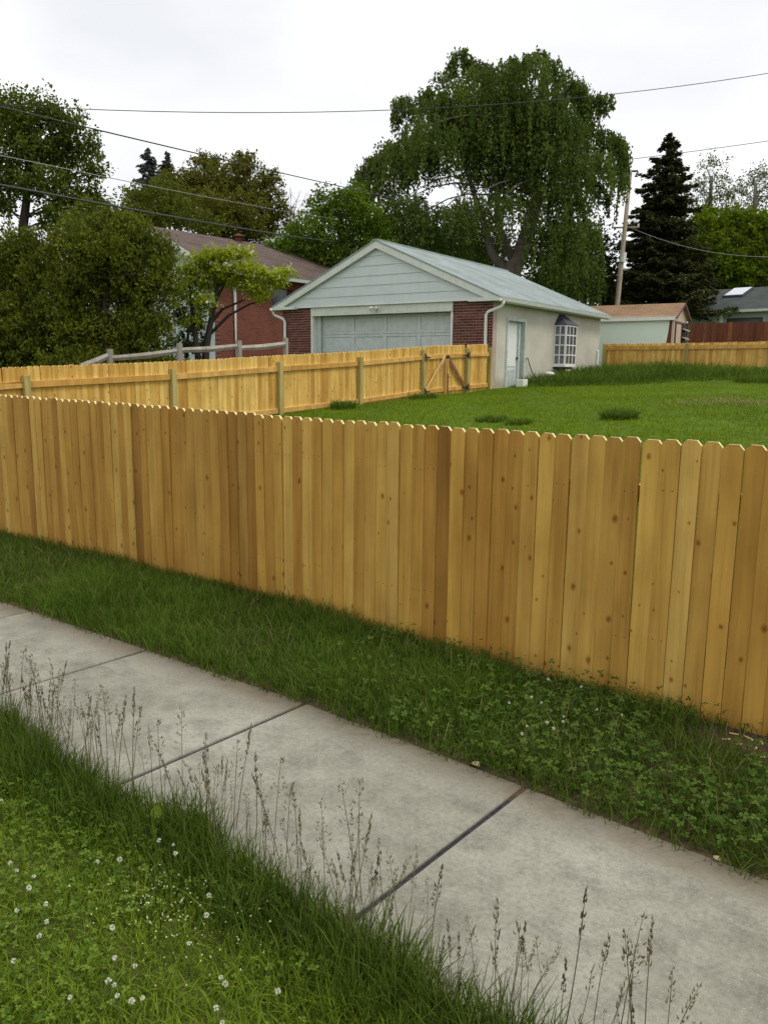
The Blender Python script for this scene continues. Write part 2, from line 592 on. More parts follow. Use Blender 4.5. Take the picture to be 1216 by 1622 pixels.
def gz(x, y):
    x, y = np.asarray(x, float), np.asarray(y, float)
    yy = y - curve_y(np.maximum(x, -12))
    b = np.interp(yy, [-50, 2.3, 2.7, 3.65, 4.1, 7, 10, 15.5, 20, 24, 32, 60, 150, 500], [-0.02, -0.02, -0.006, 0.012, 0.05, 0.42, 0.72, 1.02, 1.20, 1.36, 1.6, 2.2, 3.2, 5.0])
    k = np.clip((yy - 4.0) / 6.0, 0, 1) * np.clip((x + 11.0) / 7, -0.3, 1) * 0.07
    mound = 0.26 * np.exp(-(((x + 9.0) / 2.6) ** 2 + ((y - 23.2) / 1.5) ** 2))
    return b + k + mound + np.clip((yy - 4.0) / 4, 0, 1) * 0.02 * vnoise(x * 1.3, y * 1.3, 2.0)


xs = np.unique(np.concatenate([np.linspace(-420, -60, 13), np.linspace(-60, -14, 24), np.linspace(-14, 3, 69), np.linspace(3, 40, 14), np.linspace(40, 420, 12)]))
ys = np.unique(np.concatenate([np.linspace(-60, -2, 10), np.linspace(-2, 5, 57), np.linspace(5, 27, 56), np.linspace(27, 80, 20), np.linspace(80, 900, 18)]))
GX, GY = np.meshgrid(xs, ys)
GV = np.stack([GX, GY, gz(GX, GY)], -1).reshape(-1, 3)
nx, ny = len(xs), len(ys)
ii = (np.arange(ny - 1)[:, None] * nx + np.arange(nx - 1)[None]).ravel()
GFc = np.stack([ii, ii + 1, ii + nx + 1, ii + nx], -1)
ground = link('ground', np_mesh('ground', GV, GFc.ravel(), np.full(len(GFc), 4), m_ground, smooth=True))
tag(ground, 'uneven turf and soil rising from the sidewalk into the fenced yard', 'ground', kind='structure')

# ------------------------------------------------------------------ sidewalk
SW_Y0, SW_Y1 = 1.42, 2.585
joints = [-0.20 + 1.215 - 1.215 * i for i in range(11)]
walk = tag(link('sidewalk', None, None, (0, 0, 0)), 'old concrete sidewalk of square slabs running along the board fence', 'sidewalk', kind='structure')
bed = MB()
for a, b in zip(joints[:-1], joints[1:]):
    cy = [float(curve_y(a)), float(curve_y(b))]
    bed.poly([(a, SW_Y0 + cy[0], -0.014), (a, SW_Y1 + cy[0], -0.014), (b, SW_Y1 + cy[1], -0.014), (b, SW_Y0 + cy[1], -0.014)], [(0, 1, 2, 3)])
m_joint = mat_plain('dark_joint_dirt', (0.045, 0.042, 0.045), 0.95, 40, 0.5)
bed.build('joint_bed', m_joint, walk)
for i, (a, b) in enumerate(zip(joints[:-1], joints[1:])):
    g = 0.011
    xa, xb = a - g, b + g
    ca, cb = float(curve_y(xa)), float(curve_y(xb))
    xm, ym = (xa + xb) / 2, (SW_Y0 + SW_Y1) / 2 + (ca + cb) / 2
    pts = []
    for z in (-0.09, 0.0):
        pts += [(xb - xm, SW_Y0 + cb - ym, z), (xa - xm, SW_Y0 + ca - ym, z), (xa - xm, SW_Y1 + ca - ym, z), (xb - xm, SW_Y1 + cb - ym, z)]
    mb = MB().poly(pts, [(3, 2, 1, 0), (4, 5, 6, 7), (0, 1, 5, 4), (1, 2, 6, 5), (2, 3, 7, 6), (3, 0, 4, 7)])
    o = mb.build('slab', m_concrete, walk, (xm, ym, random.uniform(-0.002, 0.002)), bevel=0.006)
    o.rotation_euler = (random.uniform(-.002, .002), random.uniform(-.002, .002), 0)

# ------------------------------------------------------------------ fences


def picket_mesh(name, w, h, th, clip, mat):
    prof = [(-w / 2, 0), (w / 2, 0), (w / 2, h - clip * 1.1), (w / 2 - clip, h), (-w / 2 + clip, h), (-w / 2, h - clip * 1.1)]
    return MB().prism(prof, 'y', -th / 2, th / 2).mesh(name, mat)


FH = 1.285
pk_out = [picket_mesh('picket', w, FH, 0.016, c, m_cedar) for w, c in ((0.0885, 0.019), (0.0875, 0.021), (0.0892, 0.018), (0.087, 0.02))]
pk_out_l = [picket_mesh('picket', w, FH + 0.04, 0.016, c, m_cedar) for w, c in ((0.0885, 0.019), (0.0875, 0.021), (0.0892, 0.018))]
pk_in = [picket_mesh('picket', w, 1.2, 0.016, 0.02, m_cedar_in) for w in (0.0885, 0.087, 0.0892)]

front = thing('board_fence', 'new cedar dog-ear picket fence standing along the sidewalk, pickets facing the street', 'fence', (-4.2, 3.65, 0))


def front_line(x):
    """y and base z of the street fence at x (two straight runs)"""
    y = 3.65 if x > -4.19 else 3.65 - 0.062 * (-4.19 - x)
    top = np.interp(x, [-11.3, -7.9, -5.45, -4.2, -4.19, -2.56, -1.46, -0.9, 2], [1.36, 1.345, 1.318, 1.300, 1.292, 1.292, 1.298, 1.30, 1.31])
    return y, float(top) - FH


pitch = 0.0905
# runs of boards cut from darker or paler stock
BOARD_TONES = [(-5.50, -5.41, .66), (-4.95, -4.45, .82), (-4.45, -4.2, .70), (-2.63, -2.53, .66), (-2.53, -2.44, 1.18), (-1.62, -1.50, .84), (-7.05, -6.94, .74), (-1.45, -1.36, 1.12), (-2.98, -2.89, .88), (-3.9, -3.3, 1.06), (-2.2, -2.1, .85)]
x = 1.3
k = 0
while x > -11.1:
    y, zb = front_line(x)
    me = random.choice(pk_out if x > -4.19 else pk_out_l)
    if x <= -4.19:
        zb -= 0.04
    jz = random.gauss(0, 0.0025)
    o = link('picket', me, front, (x + 4.2 + random.gauss(0, 0.0006), y - 3.65 + random.gauss(0, 0.0016), zb + jz))
    o.rotation_euler = (random.gauss(0, 0.003), random.gauss(0, 0.0022), random.gauss(0, 0.022) + (0.062 if x < -4.19 else 0))
    tone = next((c_ for a_, b_, c_ in BOARD_TONES if a_ < x < b_), 1.0)
    o.color = (tone, tone ** 1.25, tone ** 1.5, 1)
    x -= pitch
    k += 1
for (xa, xb) in ((1.3, -4.17), (-4.21, -11.1)):
    ya, za = front_line(xa)
    yb, zb = front_line(xb)
    for hh in (0.30, 1.02):
        for s, (x0, x1) in enumerate(((xa, (xa + xb) / 2 + .003), ((xa + xb) / 2 - .003, xb))):
            t0, t1 = (x0 - xa) / (xb - xa), (x1 - xa) / (xb - xa)
            yy0, yy1 = ya + (yb - ya) * t0 + 0.011, ya + (yb - ya) * t1 + 0.011
            z0, z1 = za + (zb - za) * t0 + hh, za + (zb - za) * t1 + hh
            pts = [(x0, yy0, z0 - .04), (x1, yy1, z1 - .04), (x1, yy1 + .038, z1 - .04), (x0, yy0 + .038, z0 - .04), (x0, yy0, z0 + .04), (x1, yy1, z1 + .04), (x1, yy1 + .038, z1 + .04), (x0, yy0 + .038, z0 + .04)]
            pts = [(p[0] + 4.2, p[1] - 3.65, p[2]) for p in pts]
            MB().poly(pts, [(3, 2, 1, 0), (4, 5, 6, 7), (0, 1, 5, 4), (1, 2, 6, 5), (2, 3, 7, 6), (3, 0, 4, 7)]).build('rail', m_rail, front)
for xp in (0.8, -1.65, -4.19, -6.6, -9.05):
    y, zb = front_line(xp)
    MB().box(xp + 4.2 - .045, xp + 4.2 + .045, y - 3.65 + .055, y - 3.65 + .145, -0.3, zb + FH - 0.1).build('post', m_post, front, bevel=0.004)

# side fence along X = -11.15, seen from inside: posts and rails towards +X
SX = -11.15
side_top = lambda y: float(np.interp(y, [3.3, 5.19, 7.95, 10.39, 12.54, 15.14, 17.41], [1.46, 1.58, 1.70, 1.85, 1.97, 2.16, 2.26]))
side = thing('board_fence', 'new cedar fence with posts and rails showing, running from the street to the garage corner', 'fence', (SX, 10.3, 0.6))


def rails_y(parent, ox, oy, oz, x0, y0, y1, zt0, zt1, mat, th=0.038, hh=0.045):
    pts = [(x0, y0, zt0 - hh), (x0 + th, y0, zt0 - hh), (x0 + th, y1, zt1 - hh), (x0, y1, zt1 - hh), (x0, y0, zt0 + hh), (x0 + th, y0, zt0 + hh), (x0 + th, y1, zt1 + hh), (x0, y1, zt1 + hh)]
    pts = [(p[0] - ox, p[1] - oy, p[2] - oz) for p in pts]
    return MB().poly(pts, [(3, 2, 1, 0), (4, 5, 6, 7), (0, 1, 5, 4), (1, 2, 6, 5), (2, 3, 7, 6), (3, 0, 4, 7)]).build('rail', mat, parent)


def side_pickets(parent, oy, oz, ya, yb):
    y = ya + 0.045
    while y < yb - 0.03:
        o = link('picket', random.choice(pk_in), parent, (random.gauss(0, 0.0015), y - oy, side_top(y) - 1.2 - oz + random.gauss(0, 0.003)))
        o.rotation_euler = (random.gauss(0, 0.002), random.gauss(0, 0.003), math.pi / 2 + random.gauss(0, 0.02))
        y += 0.0905


posts_y = [3.28, 5.5, 7.95, 10.31, 12.55, 14.71]
side_pickets(side, 10.3, 0.6, 3.2, 14.70)
side_pickets(side, 10.3, 0.6, 16.53, 17.50)
for y in posts_y + [16.49, 17.50]:
    zt = side_top(y) - (0.12 if y < 13 else 0.075)
    MB().box(.010, .10, y - 10.3 - .045, y - 10.3 + .045, float(gz(SX, y)) - 0.4 - 0.6, zt - 0.6).build('post', m_post, side, bevel=0.005)
for a, b in list(zip(posts_y[:-1], posts_y[1:])) + [(16.49, 17.50)]:
    for dz in (-0.25, -1.02):
        rails_y(side, SX, 10.3, 0.6, SX + 0.0105, a + .046, b - .046, side_top(a + .05) + dz, side_top(b - .05) + dz, m_rail)

# double gate between the posts at y = 14.71 and 16.49


def gate_leaf(label, ya, yb, hinge_first):
    g = thing('gate', label, 'gate', (SX, ya if hinge_first else yb, side_top(ya) - 1.2), group=None)
    oy, oz = g.location.y, g.location.z
    side_pickets(g, oy, oz, ya, yb)
    for dz in (-0.25, -1.02):
        rails_y(g, SX, oy, oz, SX + 0.0105, ya + .004, yb - .004, side_top(ya) + dz, side_top(yb) + dz, m_rail)
    # diagonal brace from the meeting stile's head down to the lower hinge
    hy, cy = (ya + .05, yb - .03) if hinge_first else (yb - .05, ya + .03)
    zt, zb = side_top(cy) - 0.25, side_top(hy) - 1.02
    d = np.array([cy - hy, zt - zb])
    d /= np.linalg.norm(d)
    n_ = np.array([-d[1], d[0]]) * 0.04
    x0, x1 = 0.05, 0.075
    q = [(hy - oy, zb - oz), (cy - oy, zt - oz)]
    pts = []
    for xx in (x0, x1):
        for (p, s) in ((q[0], -1), (q[1], -1), (q[1], 1), (q[0], 1)):
            pts.append((xx, p[0] + n_[0] * s, p[1] + n_[1] * s))
    MB().poly(pts, [(3, 2, 1, 0), (4, 5, 6, 7), (0, 1, 5, 4), (1, 2, 6, 5), (2, 3, 7, 6), (3, 0, 4, 7)]).build('brace', m_rail if hinge_first else m_maroonwood, g)
    # stile at the meeting edge
    yc = (yb - .035) if hinge_first else (ya + .035)
    MB().box(0.0495, 0.082, yc - oy - .02, yc - oy + .02, 0.03, 0.93).build('stile', m_rail, g)
    # strap hinges
    for dz in (-0.25, -1.02):
        yh = ya if hinge_first else yb
        s = 1 if hinge_first else -1
        z = side_top(yh) + dz - oz
        hm = MB()
        hm.prism([(yh - oy + s * 0.002, z - .022), (yh - oy + s * 0.2, z - .008), (yh - oy + s * 0.2, z + .008), (yh - oy + s * 0.002, z + .022)], 'x', 0.0765, 0.083)
        hm.box(0.102, 0.108, yh - oy - s * 0.05 - .02, yh - oy - s * 0.05 + .02, z - 0.09, z + 0.09)
        hm.box(0.083, 0.106, yh - oy - .012, yh - oy + .012, z - 0.06, z + 0.06)
        hm.build('hinge', m_black, g)
    return g


m_maroonwood = mat_cedar('dark_brace_wood', [(0, (0.20, 0.10, 0.04)), (1, (0.24, 0.12, 0.05))], False, False)  # darker brown wood for one of the two braces
gl = gate_leaf('cedar gate leaf with pale diagonal brace, hung on the post farther from the stucco garage', 14.76, 15.60, True)
gr = gate_leaf('cedar gate leaf with dark diagonal brace, hung on the post beside the stucco garage', 15.605, 16.44, False)
MB().tube([(0.095, -0.815, 0.55), (0.095, -0.815, -0.1)], 0.009, 6).build('drop_bolt', m_black, gr)
MB().tube([(0.095, -0.815, 0.46), (0.095, -0.72, 0.47)], 0.009, 6).build('bolt_handle', m_black, gr)
MB().box(0.0835, 0.089, -0.90, -0.76, 0.90, 0.96).build('latch', m_black, gr)

# back fence
BY = 25.95
back_top = lambda x: float(np.interp(x, [-12.2, -9.2, -6.5, -2], [2.535, 2.535, 2.55, 2.58]))
back = thing('board_fence', 'cedar board fence with one long rail closing the yard in front of the mint shed', 'fence', (-8.0, BY, 1.3))
x = -11.95
while x < -2.5:
    o = link('picket', random.choice(pk_in), back, (x + 8.0, random.gauss(0, 0.002), back_top(x) - 1.2 - 1.3 + random.gauss(0, 0.004)))
    o.rotation_euler = (random.gauss(0, 0.003), random.gauss(0, 0.003), math.pi + random.gauss(0, 0.02))
    x += 0.0905
for xp in (-11.9, -9.15, -6.7, -4.25):
    MB().box(xp + 8 - .05, xp + 8 + .05, -0.11, -0.011, -0.4, back_top(xp) - 1.3 - (0.02 if xp != -11.9 else .1)).build('post', m_post, back, bevel=0.005)
bp = [-11.9, -9.15, -6.7, -4.25, -2.5]
for a, b in zip(bp[:-1], bp[1:]):
    for dz in (-0.14, -0.95):
        hh = 0.06
        MB().poly([(a + 8.052, -0.05, back_top(a) - 1.3 + dz - hh), (b + 7.948, -0.05, back_top(b) - 1.3 + dz - hh), (b + 7.948, -0.0105, back_top(b) - 1.3 + dz - hh), (a + 8.052, -0.0105, back_top(a) - 1.3 + dz - hh),
                   (a + 8.052, -0.05, back_top(a) - 1.3 + dz + hh), (b + 7.948, -0.05, back_top(b) - 1.3 + dz + hh), (b + 7.948, -0.0105, back_top(b) - 1.3 + dz + hh), (a + 8.052, -0.0105, back_top(a) - 1.3 + dz + hh)],
                  [(3, 2, 1, 0), (4, 5, 6, 7), (0, 1, 5, 4), (1, 2, 6, 5), (2, 3, 7, 6), (3, 0, 4, 7)]).build('rail', m_rail, back)
wp = MB().box(-0.045, 0.045, -0.045, 0.045, 0, 0.95).prism([(-0.045, 0.95), (0.045, 0.95), (0, 0.99)], 'y', -0.045, 0.045).build('white_post', m_white, None, (-12.02, 25.6, 1.33))
tag(wp, 'slim white painted post where the back fence meets the stucco garage', 'post')

# ------------------------------------------------------------------ garage
GPHI = math.radians(5.085)
gar = thing('garage', 'old garage with pale clapboard gable, brick piers and bare stucco side wall', 'garage', (-11.112, 17.908, 0), GPHI)
WZ, ZE, ZR, RX = 3.42, 3.448, 5.104, -3.85          # wall top, eave, ridge, ridge x
XR, XL, YF, YB = -0.25, -7.45, 0.12, 7.95
sl = (ZR - ZE) / 3.85
# stucco side wall with door and window openings (door y .95-2.0, window y 4.15-5.15)
sw = MB()
sw.box(XR - .2, XR, YF + .22, 0.95, 0.6, WZ)
sw.box(XR - .2, XR, 0.95, 2.05, 2.96, WZ)
sw.box(XR - .2, XR, 2.05, 4.2, 0.6, WZ)
sw.box(XR - .2, XR, 4.2, 5.05, 0.6, 1.78)
sw.box(XR - .2, XR, 4.2, 5.05, 2.98, WZ)
sw.box(XR - .2, XR, 5.05, YB, 0.6, WZ)
sw.build('stucco_wall', m_stucco, gar)
MB().box(XL, XL + .2, YF + .22, YB, 0.6, WZ).build('stucco_wall', m_stucco, gar)
MB().box(XL + .201, XR - .201, YB - .2, YB - .002, 0.6, WZ).prism([(XL + .2, WZ), (XR - .2, WZ), (RX, WZ + sl * 3.35)], 'y', YB - .2, YB - .002).build('back_wall', m_stucco, gar)
# brick piers
pier_spans = [(-1.44, XR), (XL, -6.31)]
bw, bh, bd = 0.2, 0.072, 0.09
bmesh_full = MB().box(-0.0925, 0.0925, 0, bd, 0, 0.056).mesh('brick', m_brick)
bmesh_half = MB().box(-0.0425, 0.0425, 0, bd, 0, 0.056).mesh('brick', m_brick)
for (xa, xb) in pier_spans:
    pier = MB().box(xa + .004, xb - .004, YF + .012, YF + .219, 0.6, WZ - .03).build('brick_pier', m_mortar, gar)
    low = MB()
    n = round((xb - xa) / bw)
    step = (xb - xa) / n
    for r in range(38):
        z = WZ - 0.02 - (r + 1) * bh
        if z < 0.65:
            break
        if r % 2 == 0:
            cells = [(xa + step * (i + .5), False) for i in range(n)]
        else:
            cells = [(xa + step * .25, True)] + [(xa + step * (i + 1), False) for i in range(n - 1)] + [(xb - step * .25, True)]
        for cx, half in cells:
            if z > 1.95:
                link('brick', bmesh_half if half else bmesh_full, pier, (cx, YF + random.uniform(-.002, .002), z))
            else:
                hw = 0.0445 if half else 0.0945
                low.box(cx - hw, cx + hw, YF, YF + bd, z, z + 0.0585)
    tag(low.build('lower_brickwork', m_brick, pier), kind='stuff')
# header and jamb round the garage door
MB().box(-6.31, -1.44, YF - .03, YF + .1, 3.15, WZ - .03).build('header_board', m_trim, gar)
MB().box(-6.308, -6.245, YF - .02, YF + .3, 0.9, 3.149).build('jamb', m_white, gar)
MB().box(-1.505, -1.442, YF + .0, YF + .3, 0.9, 3.149).build('jamb', m_white, gar)
MB().box(-6.243, -6.08, YF + .16, YF + .22, 0.9, 3.149).build('door_stop', m_gdoor, gar)
# sectional garage door: frame rails and recessed panels
gd = MB()
dx0, dx1, dy = -6.078, -1.507, YF + 0.24
gd.box(dx0, dx1, dy + 0.02, dy + .04, 0.9, 3.149)
gdo = gd.build('garage_door', m_gdoor, gar)
rows = [3.149, 2.61, 2.11, 1.61, 1.11]
cols = np.linspace(dx0, dx1, 5)
for z1, z0 in zip(rows[:-1], rows[1:]):
    sec = MB()
    sec.box(dx0, dx1, dy - .002, dy + .019, z1 - .075, z1 - .006)
    sec.box(dx0, dx1, dy - .002, dy + .019, z0 + .006, z0 + .075)
    for c in cols:
        a, b = max(dx0, c - .06), min(dx1, c + .06)
        sec.box(a, b, dy - .001, dy + .019, z0 + .0755, z1 - .0755)
    sec.build('door_section', m_gdoor, gdo)
    for a, b in zip(cols[:-1], cols[1:]):
        p = MB().box(a + .07, b - .07, dy + .012, dy + .0195, z0 + .085, z1 - .085)
        p.build('panel', m_gdoor, gdo, bevel=0.004)
# flood lamp with two heads under the gable
lamp = MB().tube([(-3.9, YF - .03, 3.29), (-3.9, YF - .06, 3.29)], 0.05, 10).build('flood_lamp', m_white, gar)
for s in (-1, 1):
    MB().tube([(-3.9, YF - .055, 3.29), (-3.9 + s * .05, YF - .11, 3.32)], 0.012, 6).tube([(-3.9 + s * .05, YF - .10, 3.32), (-3.9 + s * .075, YF - .14, 3.31), (-3.9 + s * .11, YF - .2, 3.28)], [0.02, 0.045, 0.055], 10).build('lamp_head', m_white, lamp, smooth=True)
MB().tube([(-3.9, YF - .05, 3.26), (-3.92, YF - .06, 3.20)], 0.022, 8).build('motion_sensor', m_white, lamp)
# gable clapboards
zl = [3.43, 3.68, 3.95, 4.21, 4.48, 4.735, 4.99]
gx = lambda z, off=0.0: (ZR - 0.12 - z) / sl          # half width of the gable field at height z
for i, (z0, z1) in enumerate(zip(zl[:-1], zl[1:])):
    a0, a1 = max(gx(z0 - 0.004), 0.01) - .02, max(gx(z1), 0.0)
    zz0 = z0 - (0.012 if i else 0)
    y0, y1 = YF - .075, YF - .045
    pts = [(RX - a0, y0, zz0), (RX + a0, y0, zz0), (RX + a1, y1 - .012, z1), (RX - a1, y1 - .012, z1), (RX - a0, y1 + .03, zz0), (RX + a0, y1 + .03, zz0), (RX + a1, y1 + .03, z1), (RX - a1, y1 + .03, z1)]
    MB().poly(pts, [(0, 1, 2, 3), (5, 4, 7, 6), (0, 4, 5, 1), (1, 5, 6, 2), (2, 6, 7, 3), (3, 7, 4, 0)]).build('clapboard', m_board, gar)
MB().box(XL + .25, XR - .6, YF - .095, YF - .01, 3.395, 3.428).build('gable_sill', m_white, gar)
# roof planes
for s in (1, -1):
    e = 3.88
    pts = []
    for (yy) in (YF - .2, YB + .1):
        pts += [(RX, yy, ZR - .0), (RX + s * e, yy, ZR - sl * e), (RX + s * e, yy, ZR - sl * e + .035), (RX, yy, ZR + .035)]
    MB().poly(pts, [(0, 1, 2, 3), (7, 6, 5, 4), (0, 4, 5, 1), (1, 5, 6, 2), (2, 6, 7, 3), (3, 7, 4, 0)]).build('roof_plane', m_shingle, gar)
    # rake boards front
    w = 0.19
    pts = []
    for yy in (YF - .18, YF - .10):
        pts += [(RX, yy, ZR - .003), (RX + s * 3.84, yy, ZR - sl * 3.84 - .003), (RX + s * 3.84, yy, ZR - sl * 3.84 - w * .35), (RX + s * 3.45, yy, ZR - sl * 3.45 - w), (RX, yy, ZR - w)]
    MB().poly(pts, [(4, 3, 2, 1, 0), (5, 6, 7, 8, 9), (0, 1, 6, 5), (1, 2, 7, 6), (2, 3, 8, 7), (3, 4, 9, 8), (4, 0, 5, 9)]).build('rake_board', m_trim, gar)
    # boxed cornice return
    xa, xb = sorted((RX + s * 2.95, RX + s * 3.86))
    MB().box(xa, xb, YF - .192, YF - .005, 3.36, 3.445).build('cornice_return', m_trim, gar)
    # fascia and soffit along the eave, gutter
    xe = RX + s * 3.86
    a, b = sorted((xe, xe - s * 0.03))
    MB().box(a, b, YF - .003, YB + .08, 3.32, 3.428).build('fascia', m_trim, gar)
    a, b = sorted((xe - s * .032, XR if s > 0 else XL))
    MB().box(a, b, YF + .0, YB + .06, 3.36, 3.385).build('soffit', m_trim, gar)
    gut = [(xe + s * .002, 3.34), (xe + s * .075, 3.35), (xe + s * .10, 3.43), (xe + s * .092, 3.43), (xe + s * .068, 3.358), (xe + s * .010, 3.35), (xe + s * .010, 3.43), (xe + s * .002, 3.43)]
    MB().prism(gut, 'y', YF - .19, YB + .09).build('gutter', m_trim, gar)
    # downspout with elbow in front of the brick pier
    yd = YF - .045
    px = XR - .18 if s > 0 else XL + .13
    x0 = xe + s * .05
    path = [(x0, yd - .03, 3.35), (x0, yd - .03, 3.29), (x0 - s * .05, yd - .01, 3.22), (px + s * .06, yd, 3.10), (px, yd, 3.02), (px, yd, 2.0), (px, yd, 1.05), (px - s * .02, yd - .12, 0.98)]
    MB().tube(path, 0.042, 8).build('downspout', m_white, gar, smooth=True)
MB().box(RX - .09, RX + .09, YF - .2, YB + .1, ZR + .0, ZR + .045).build('ridge_cap', m_shingle, gar)
# side door, recessed
fr = MB()
for (y0, y1, z0, z1) in ((0.90, 0.98, 1.0, 3.01), (2.02, 2.10, 1.0, 3.01), (0.98, 2.02, 2.93, 3.01)):
    fr.box(XR - .16, XR + .025, y0, y1, z0, z1)
fr.build('door_frame', m_frame, gar)
sd = MB().box(XR - .14, XR - .10, 0.985, 2.015, 1.05, 2.925).build('side_door', m_sidedoor, gar)
MB().box(XR - .099, XR - .088, 1.09, 1.72, 1.72, 2.84).build('panel', m_white, sd, bevel=.004)
MB().box(XR - .099, XR - .088, 1.09, 1.72, 1.12, 1.64).build('panel', m_frame, sd, bevel=.004)
MB().box(XR - .099, XR - .06, 1.80, 1.92, 1.1, 2.9).build('stile', m_frame, sd, bevel=.004)
MB().tube([(XR - .1, 1.76, 1.95), (XR - .04, 1.76, 1.95)], [0.02, 0.03], 10).build('door_knob', m_black, sd)
MB().box(XR - .13, XR + .04, 0.99, 2.01, 0.95, 1.048).build('sill', m_frame, gar)
# bay window
bay = MB().box(XR - .19, XR - .18, 4.21, 5.04, 1.79, 2.97).build('bay_window', m_dark, gar)
B = [(XR + .001, 4.12), (0.08, 4.20), (0.08, 5.02), (XR + .001, 5.10)]
z0, z1 = 1.80, 2.96


def bay_face(p, q, ncol, nrow):
    p, q = np.array(p), np.array(q)
    d = q - p
    L = np.linalg.norm(d)
    d /= L
    nrm = np.array([d[1], -d[0]])

    def bar(s0, s1, za, zb, t0, t1):
        pts = []
        for z in (za, zb):
            for (s, t) in ((s0, t0), (s1, t0), (s1, t1), (s0, t1)):
                pp = p + d * s + nrm * t
                pts.append((pp[0], pp[1], z))
        return pts
    BF = [(3, 2, 1, 0), (4, 5, 6, 7), (0, 1, 5, 4), (1, 2, 6, 5), (2, 3, 7, 6), (3, 0, 4, 7)]
    mm = MB()
    mw = 0.032
    cols_ = np.linspace(0, L, ncol + 1)
    rows_ = np.linspace(z0, z1, nrow + 1)
    for i, c in enumerate(cols_):
        a, b = (c, c + mw) if i == 0 else ((c - mw, c) if i == ncol else (c - mw / 2, c + mw / 2))
        mm.poly(bar(a, b, z0, z1, -.012, .018), BF)
    for i, r in enumerate(rows_):
        a, b = (r, r + mw) if i == 0 else ((r - mw, r) if i == nrow else (r - mw / 2, r + mw / 2))
        mm.poly(bar(0.001, L - .001, a, b, -.010, .0195), BF)
    mm.build('window_frame', m_white, bay)
    for i in range(ncol):
        for j in range(nrow):
            MB().poly(bar(cols_[i] + .005, cols_[i + 1] - .005, rows_[j] + .005, rows_[j + 1] - .005, -.004, .004), BF).build('pane', m_glass, bay)


bay_face(B[0], B[1], 2, 4)
bay_face(B[1], B[2], 3, 4)
bay_face(B[2], B[3], 2, 4)
sp = [(XR + .001, 4.08), (0.11, 4.17), (0.11, 5.05), (XR + .001, 5.14)]
MB().prism(sp, 'z', 1.74, 1.799).build('sill', m_white, bay)
MB().prism([(XR + .002, 4.16), (0.02, 4.25), (0.02, 4.97), (XR + .002, 5.06)], 'z', 1.68, 1.739).build('under_sill', m_dark, bay)
rt_ = [(p[0], p[1], 2.961) for p in sp] + [(p[0], p[1], 2.99) for p in sp] + [(XR + .001, 4.42, 3.30), (XR + .001, 4.80, 3.30)]
MB().poly(rt_, [(3, 2, 1, 0), (0, 1, 5, 4), (1, 2, 6, 5), (2, 3, 7, 6), (4, 5, 8), (5, 6, 9, 8), (6, 7, 9), (0, 4, 8, 9, 7, 3)]).build('bay_roof', m_slate, bay)


def gar_w(x, y, z):
    c, s = math.cos(GPHI), math.sin(GPHI)
    return (-11.112 + c * x - s * y, 17.908 + s * x + c * y, z)


# bits at the foot of the stucco wall
q = gar_w(0.12, 1.2, 0)
pail = MB().box(-0.11, 0.11, -0.14, 0.14, 0, 0.2).build('door_block', m_white, None, (q[0], q[1], float(gz(q[0], q[1])) + 0.0), GPHI, bevel=.01)
tag(pail, 'white concrete block lying at the foot of the weathered side door', 'block')
pts = [gar_w(-.235, 2.16, 1.93), gar_w(-.2, 2.2, 1.97), gar_w(-.18, 2.3, 1.78), gar_w(-.15, 2.45, 1.55), gar_w(-.1, 2.6, 1.40), gar_w(-.02, 2.9, 1.36), gar_w(.05, 3.2, 1.30)]
cb = MB().tube(pts, 0.014, 6).build('loose_cable', m_black, smooth=True)
tag(cb, 'loose dark cable hanging down the stucco wall beside the side door', 'cable')
q = gar_w(0.1, 3.05, 0)
rk = MB()
for i in range(5):
    rk.tube([(0, 0, 0)] * 1 + [(0, 0, 0.01)], 0.01, 3) if False else None
ring = []
for j, (zr, rr) in enumerate(((0.0, .10), (.05, .125), (.09, .10), (.115, .04))):
    for k2 in range(8):
        a = k2 * math.pi / 4 + j * .2
        r2 = rr * random.uniform(.85, 1.15)
        ring.append((math.cos(a) * r2 * 1.3, math.sin(a) * r2, zr))
fcs = [(j * 8 + k2, j * 8 + (k2 + 1) % 8, (j + 1) * 8 + (k2 + 1) % 8, (j + 1) * 8 + k2) for j in range(3) for k2 in range(8)] + [tuple(range(24, 32)), tuple(range(8))[::-1]]
rk.poly(ring, fcs)
rko = rk.build('stone', m_white, None, (q[0], q[1], float(gz(q[0], q[1])) + .22), smooth=True)
tag(rko, 'pale stone lying in tall grass under the bay window', 'stone')

# ------------------------------------------------------------------ neighbour brick house
hs = thing('brick_house', 'red brick bungalow with brown shingle roof behind the dogwood', 'house', (-22, 17.7, 1.0))


def hb(mb, name, mat, parent=hs, **kw):
    mb.v = [(v[0] + 22, v[1] - 17.7, v[2] - 1.0) for v in mb.v]
    return mb.build(name, mat, parent, **kw)


HX, HRX, HZ, HRZ, HY0, HY1 = -22.0, -25.5, 4.72, 6.56, 17.7, 29.0
hsl = (HRZ - 4.80) / (HRX - (HX + .45)) * -1
hb(MB().box(HX - .25, HX, HY0, 20.1, 0.8, HZ).box(HX - .25, HX, 20.1, 21.1, 0.8, 3.85).box(HX - .25, HX, 20.1, 21.1, 4.45, HZ).box(HX - .25, HX, 21.1, HY1, 0.8, HZ), 'brick_wall', m_housebrick)
hb(MB().prism([(HX - .251, 0.8), (HX - .251, HZ), (HRX, HRZ - .25), (-28.75, HZ), (-28.75, .8)], 'y', HY0 + .03, HY0 + .2), 'gable_wall', m_palewall)
hb(MB().box(-29, -28.76, HY0, HY1, 0.8, HZ), 'brick_wall', m_housebrick)
wd = hb(MB().box(HX - .2, HX - .15, 20.1, 21.1, 3.85, 4.45), 'window', m_glass)
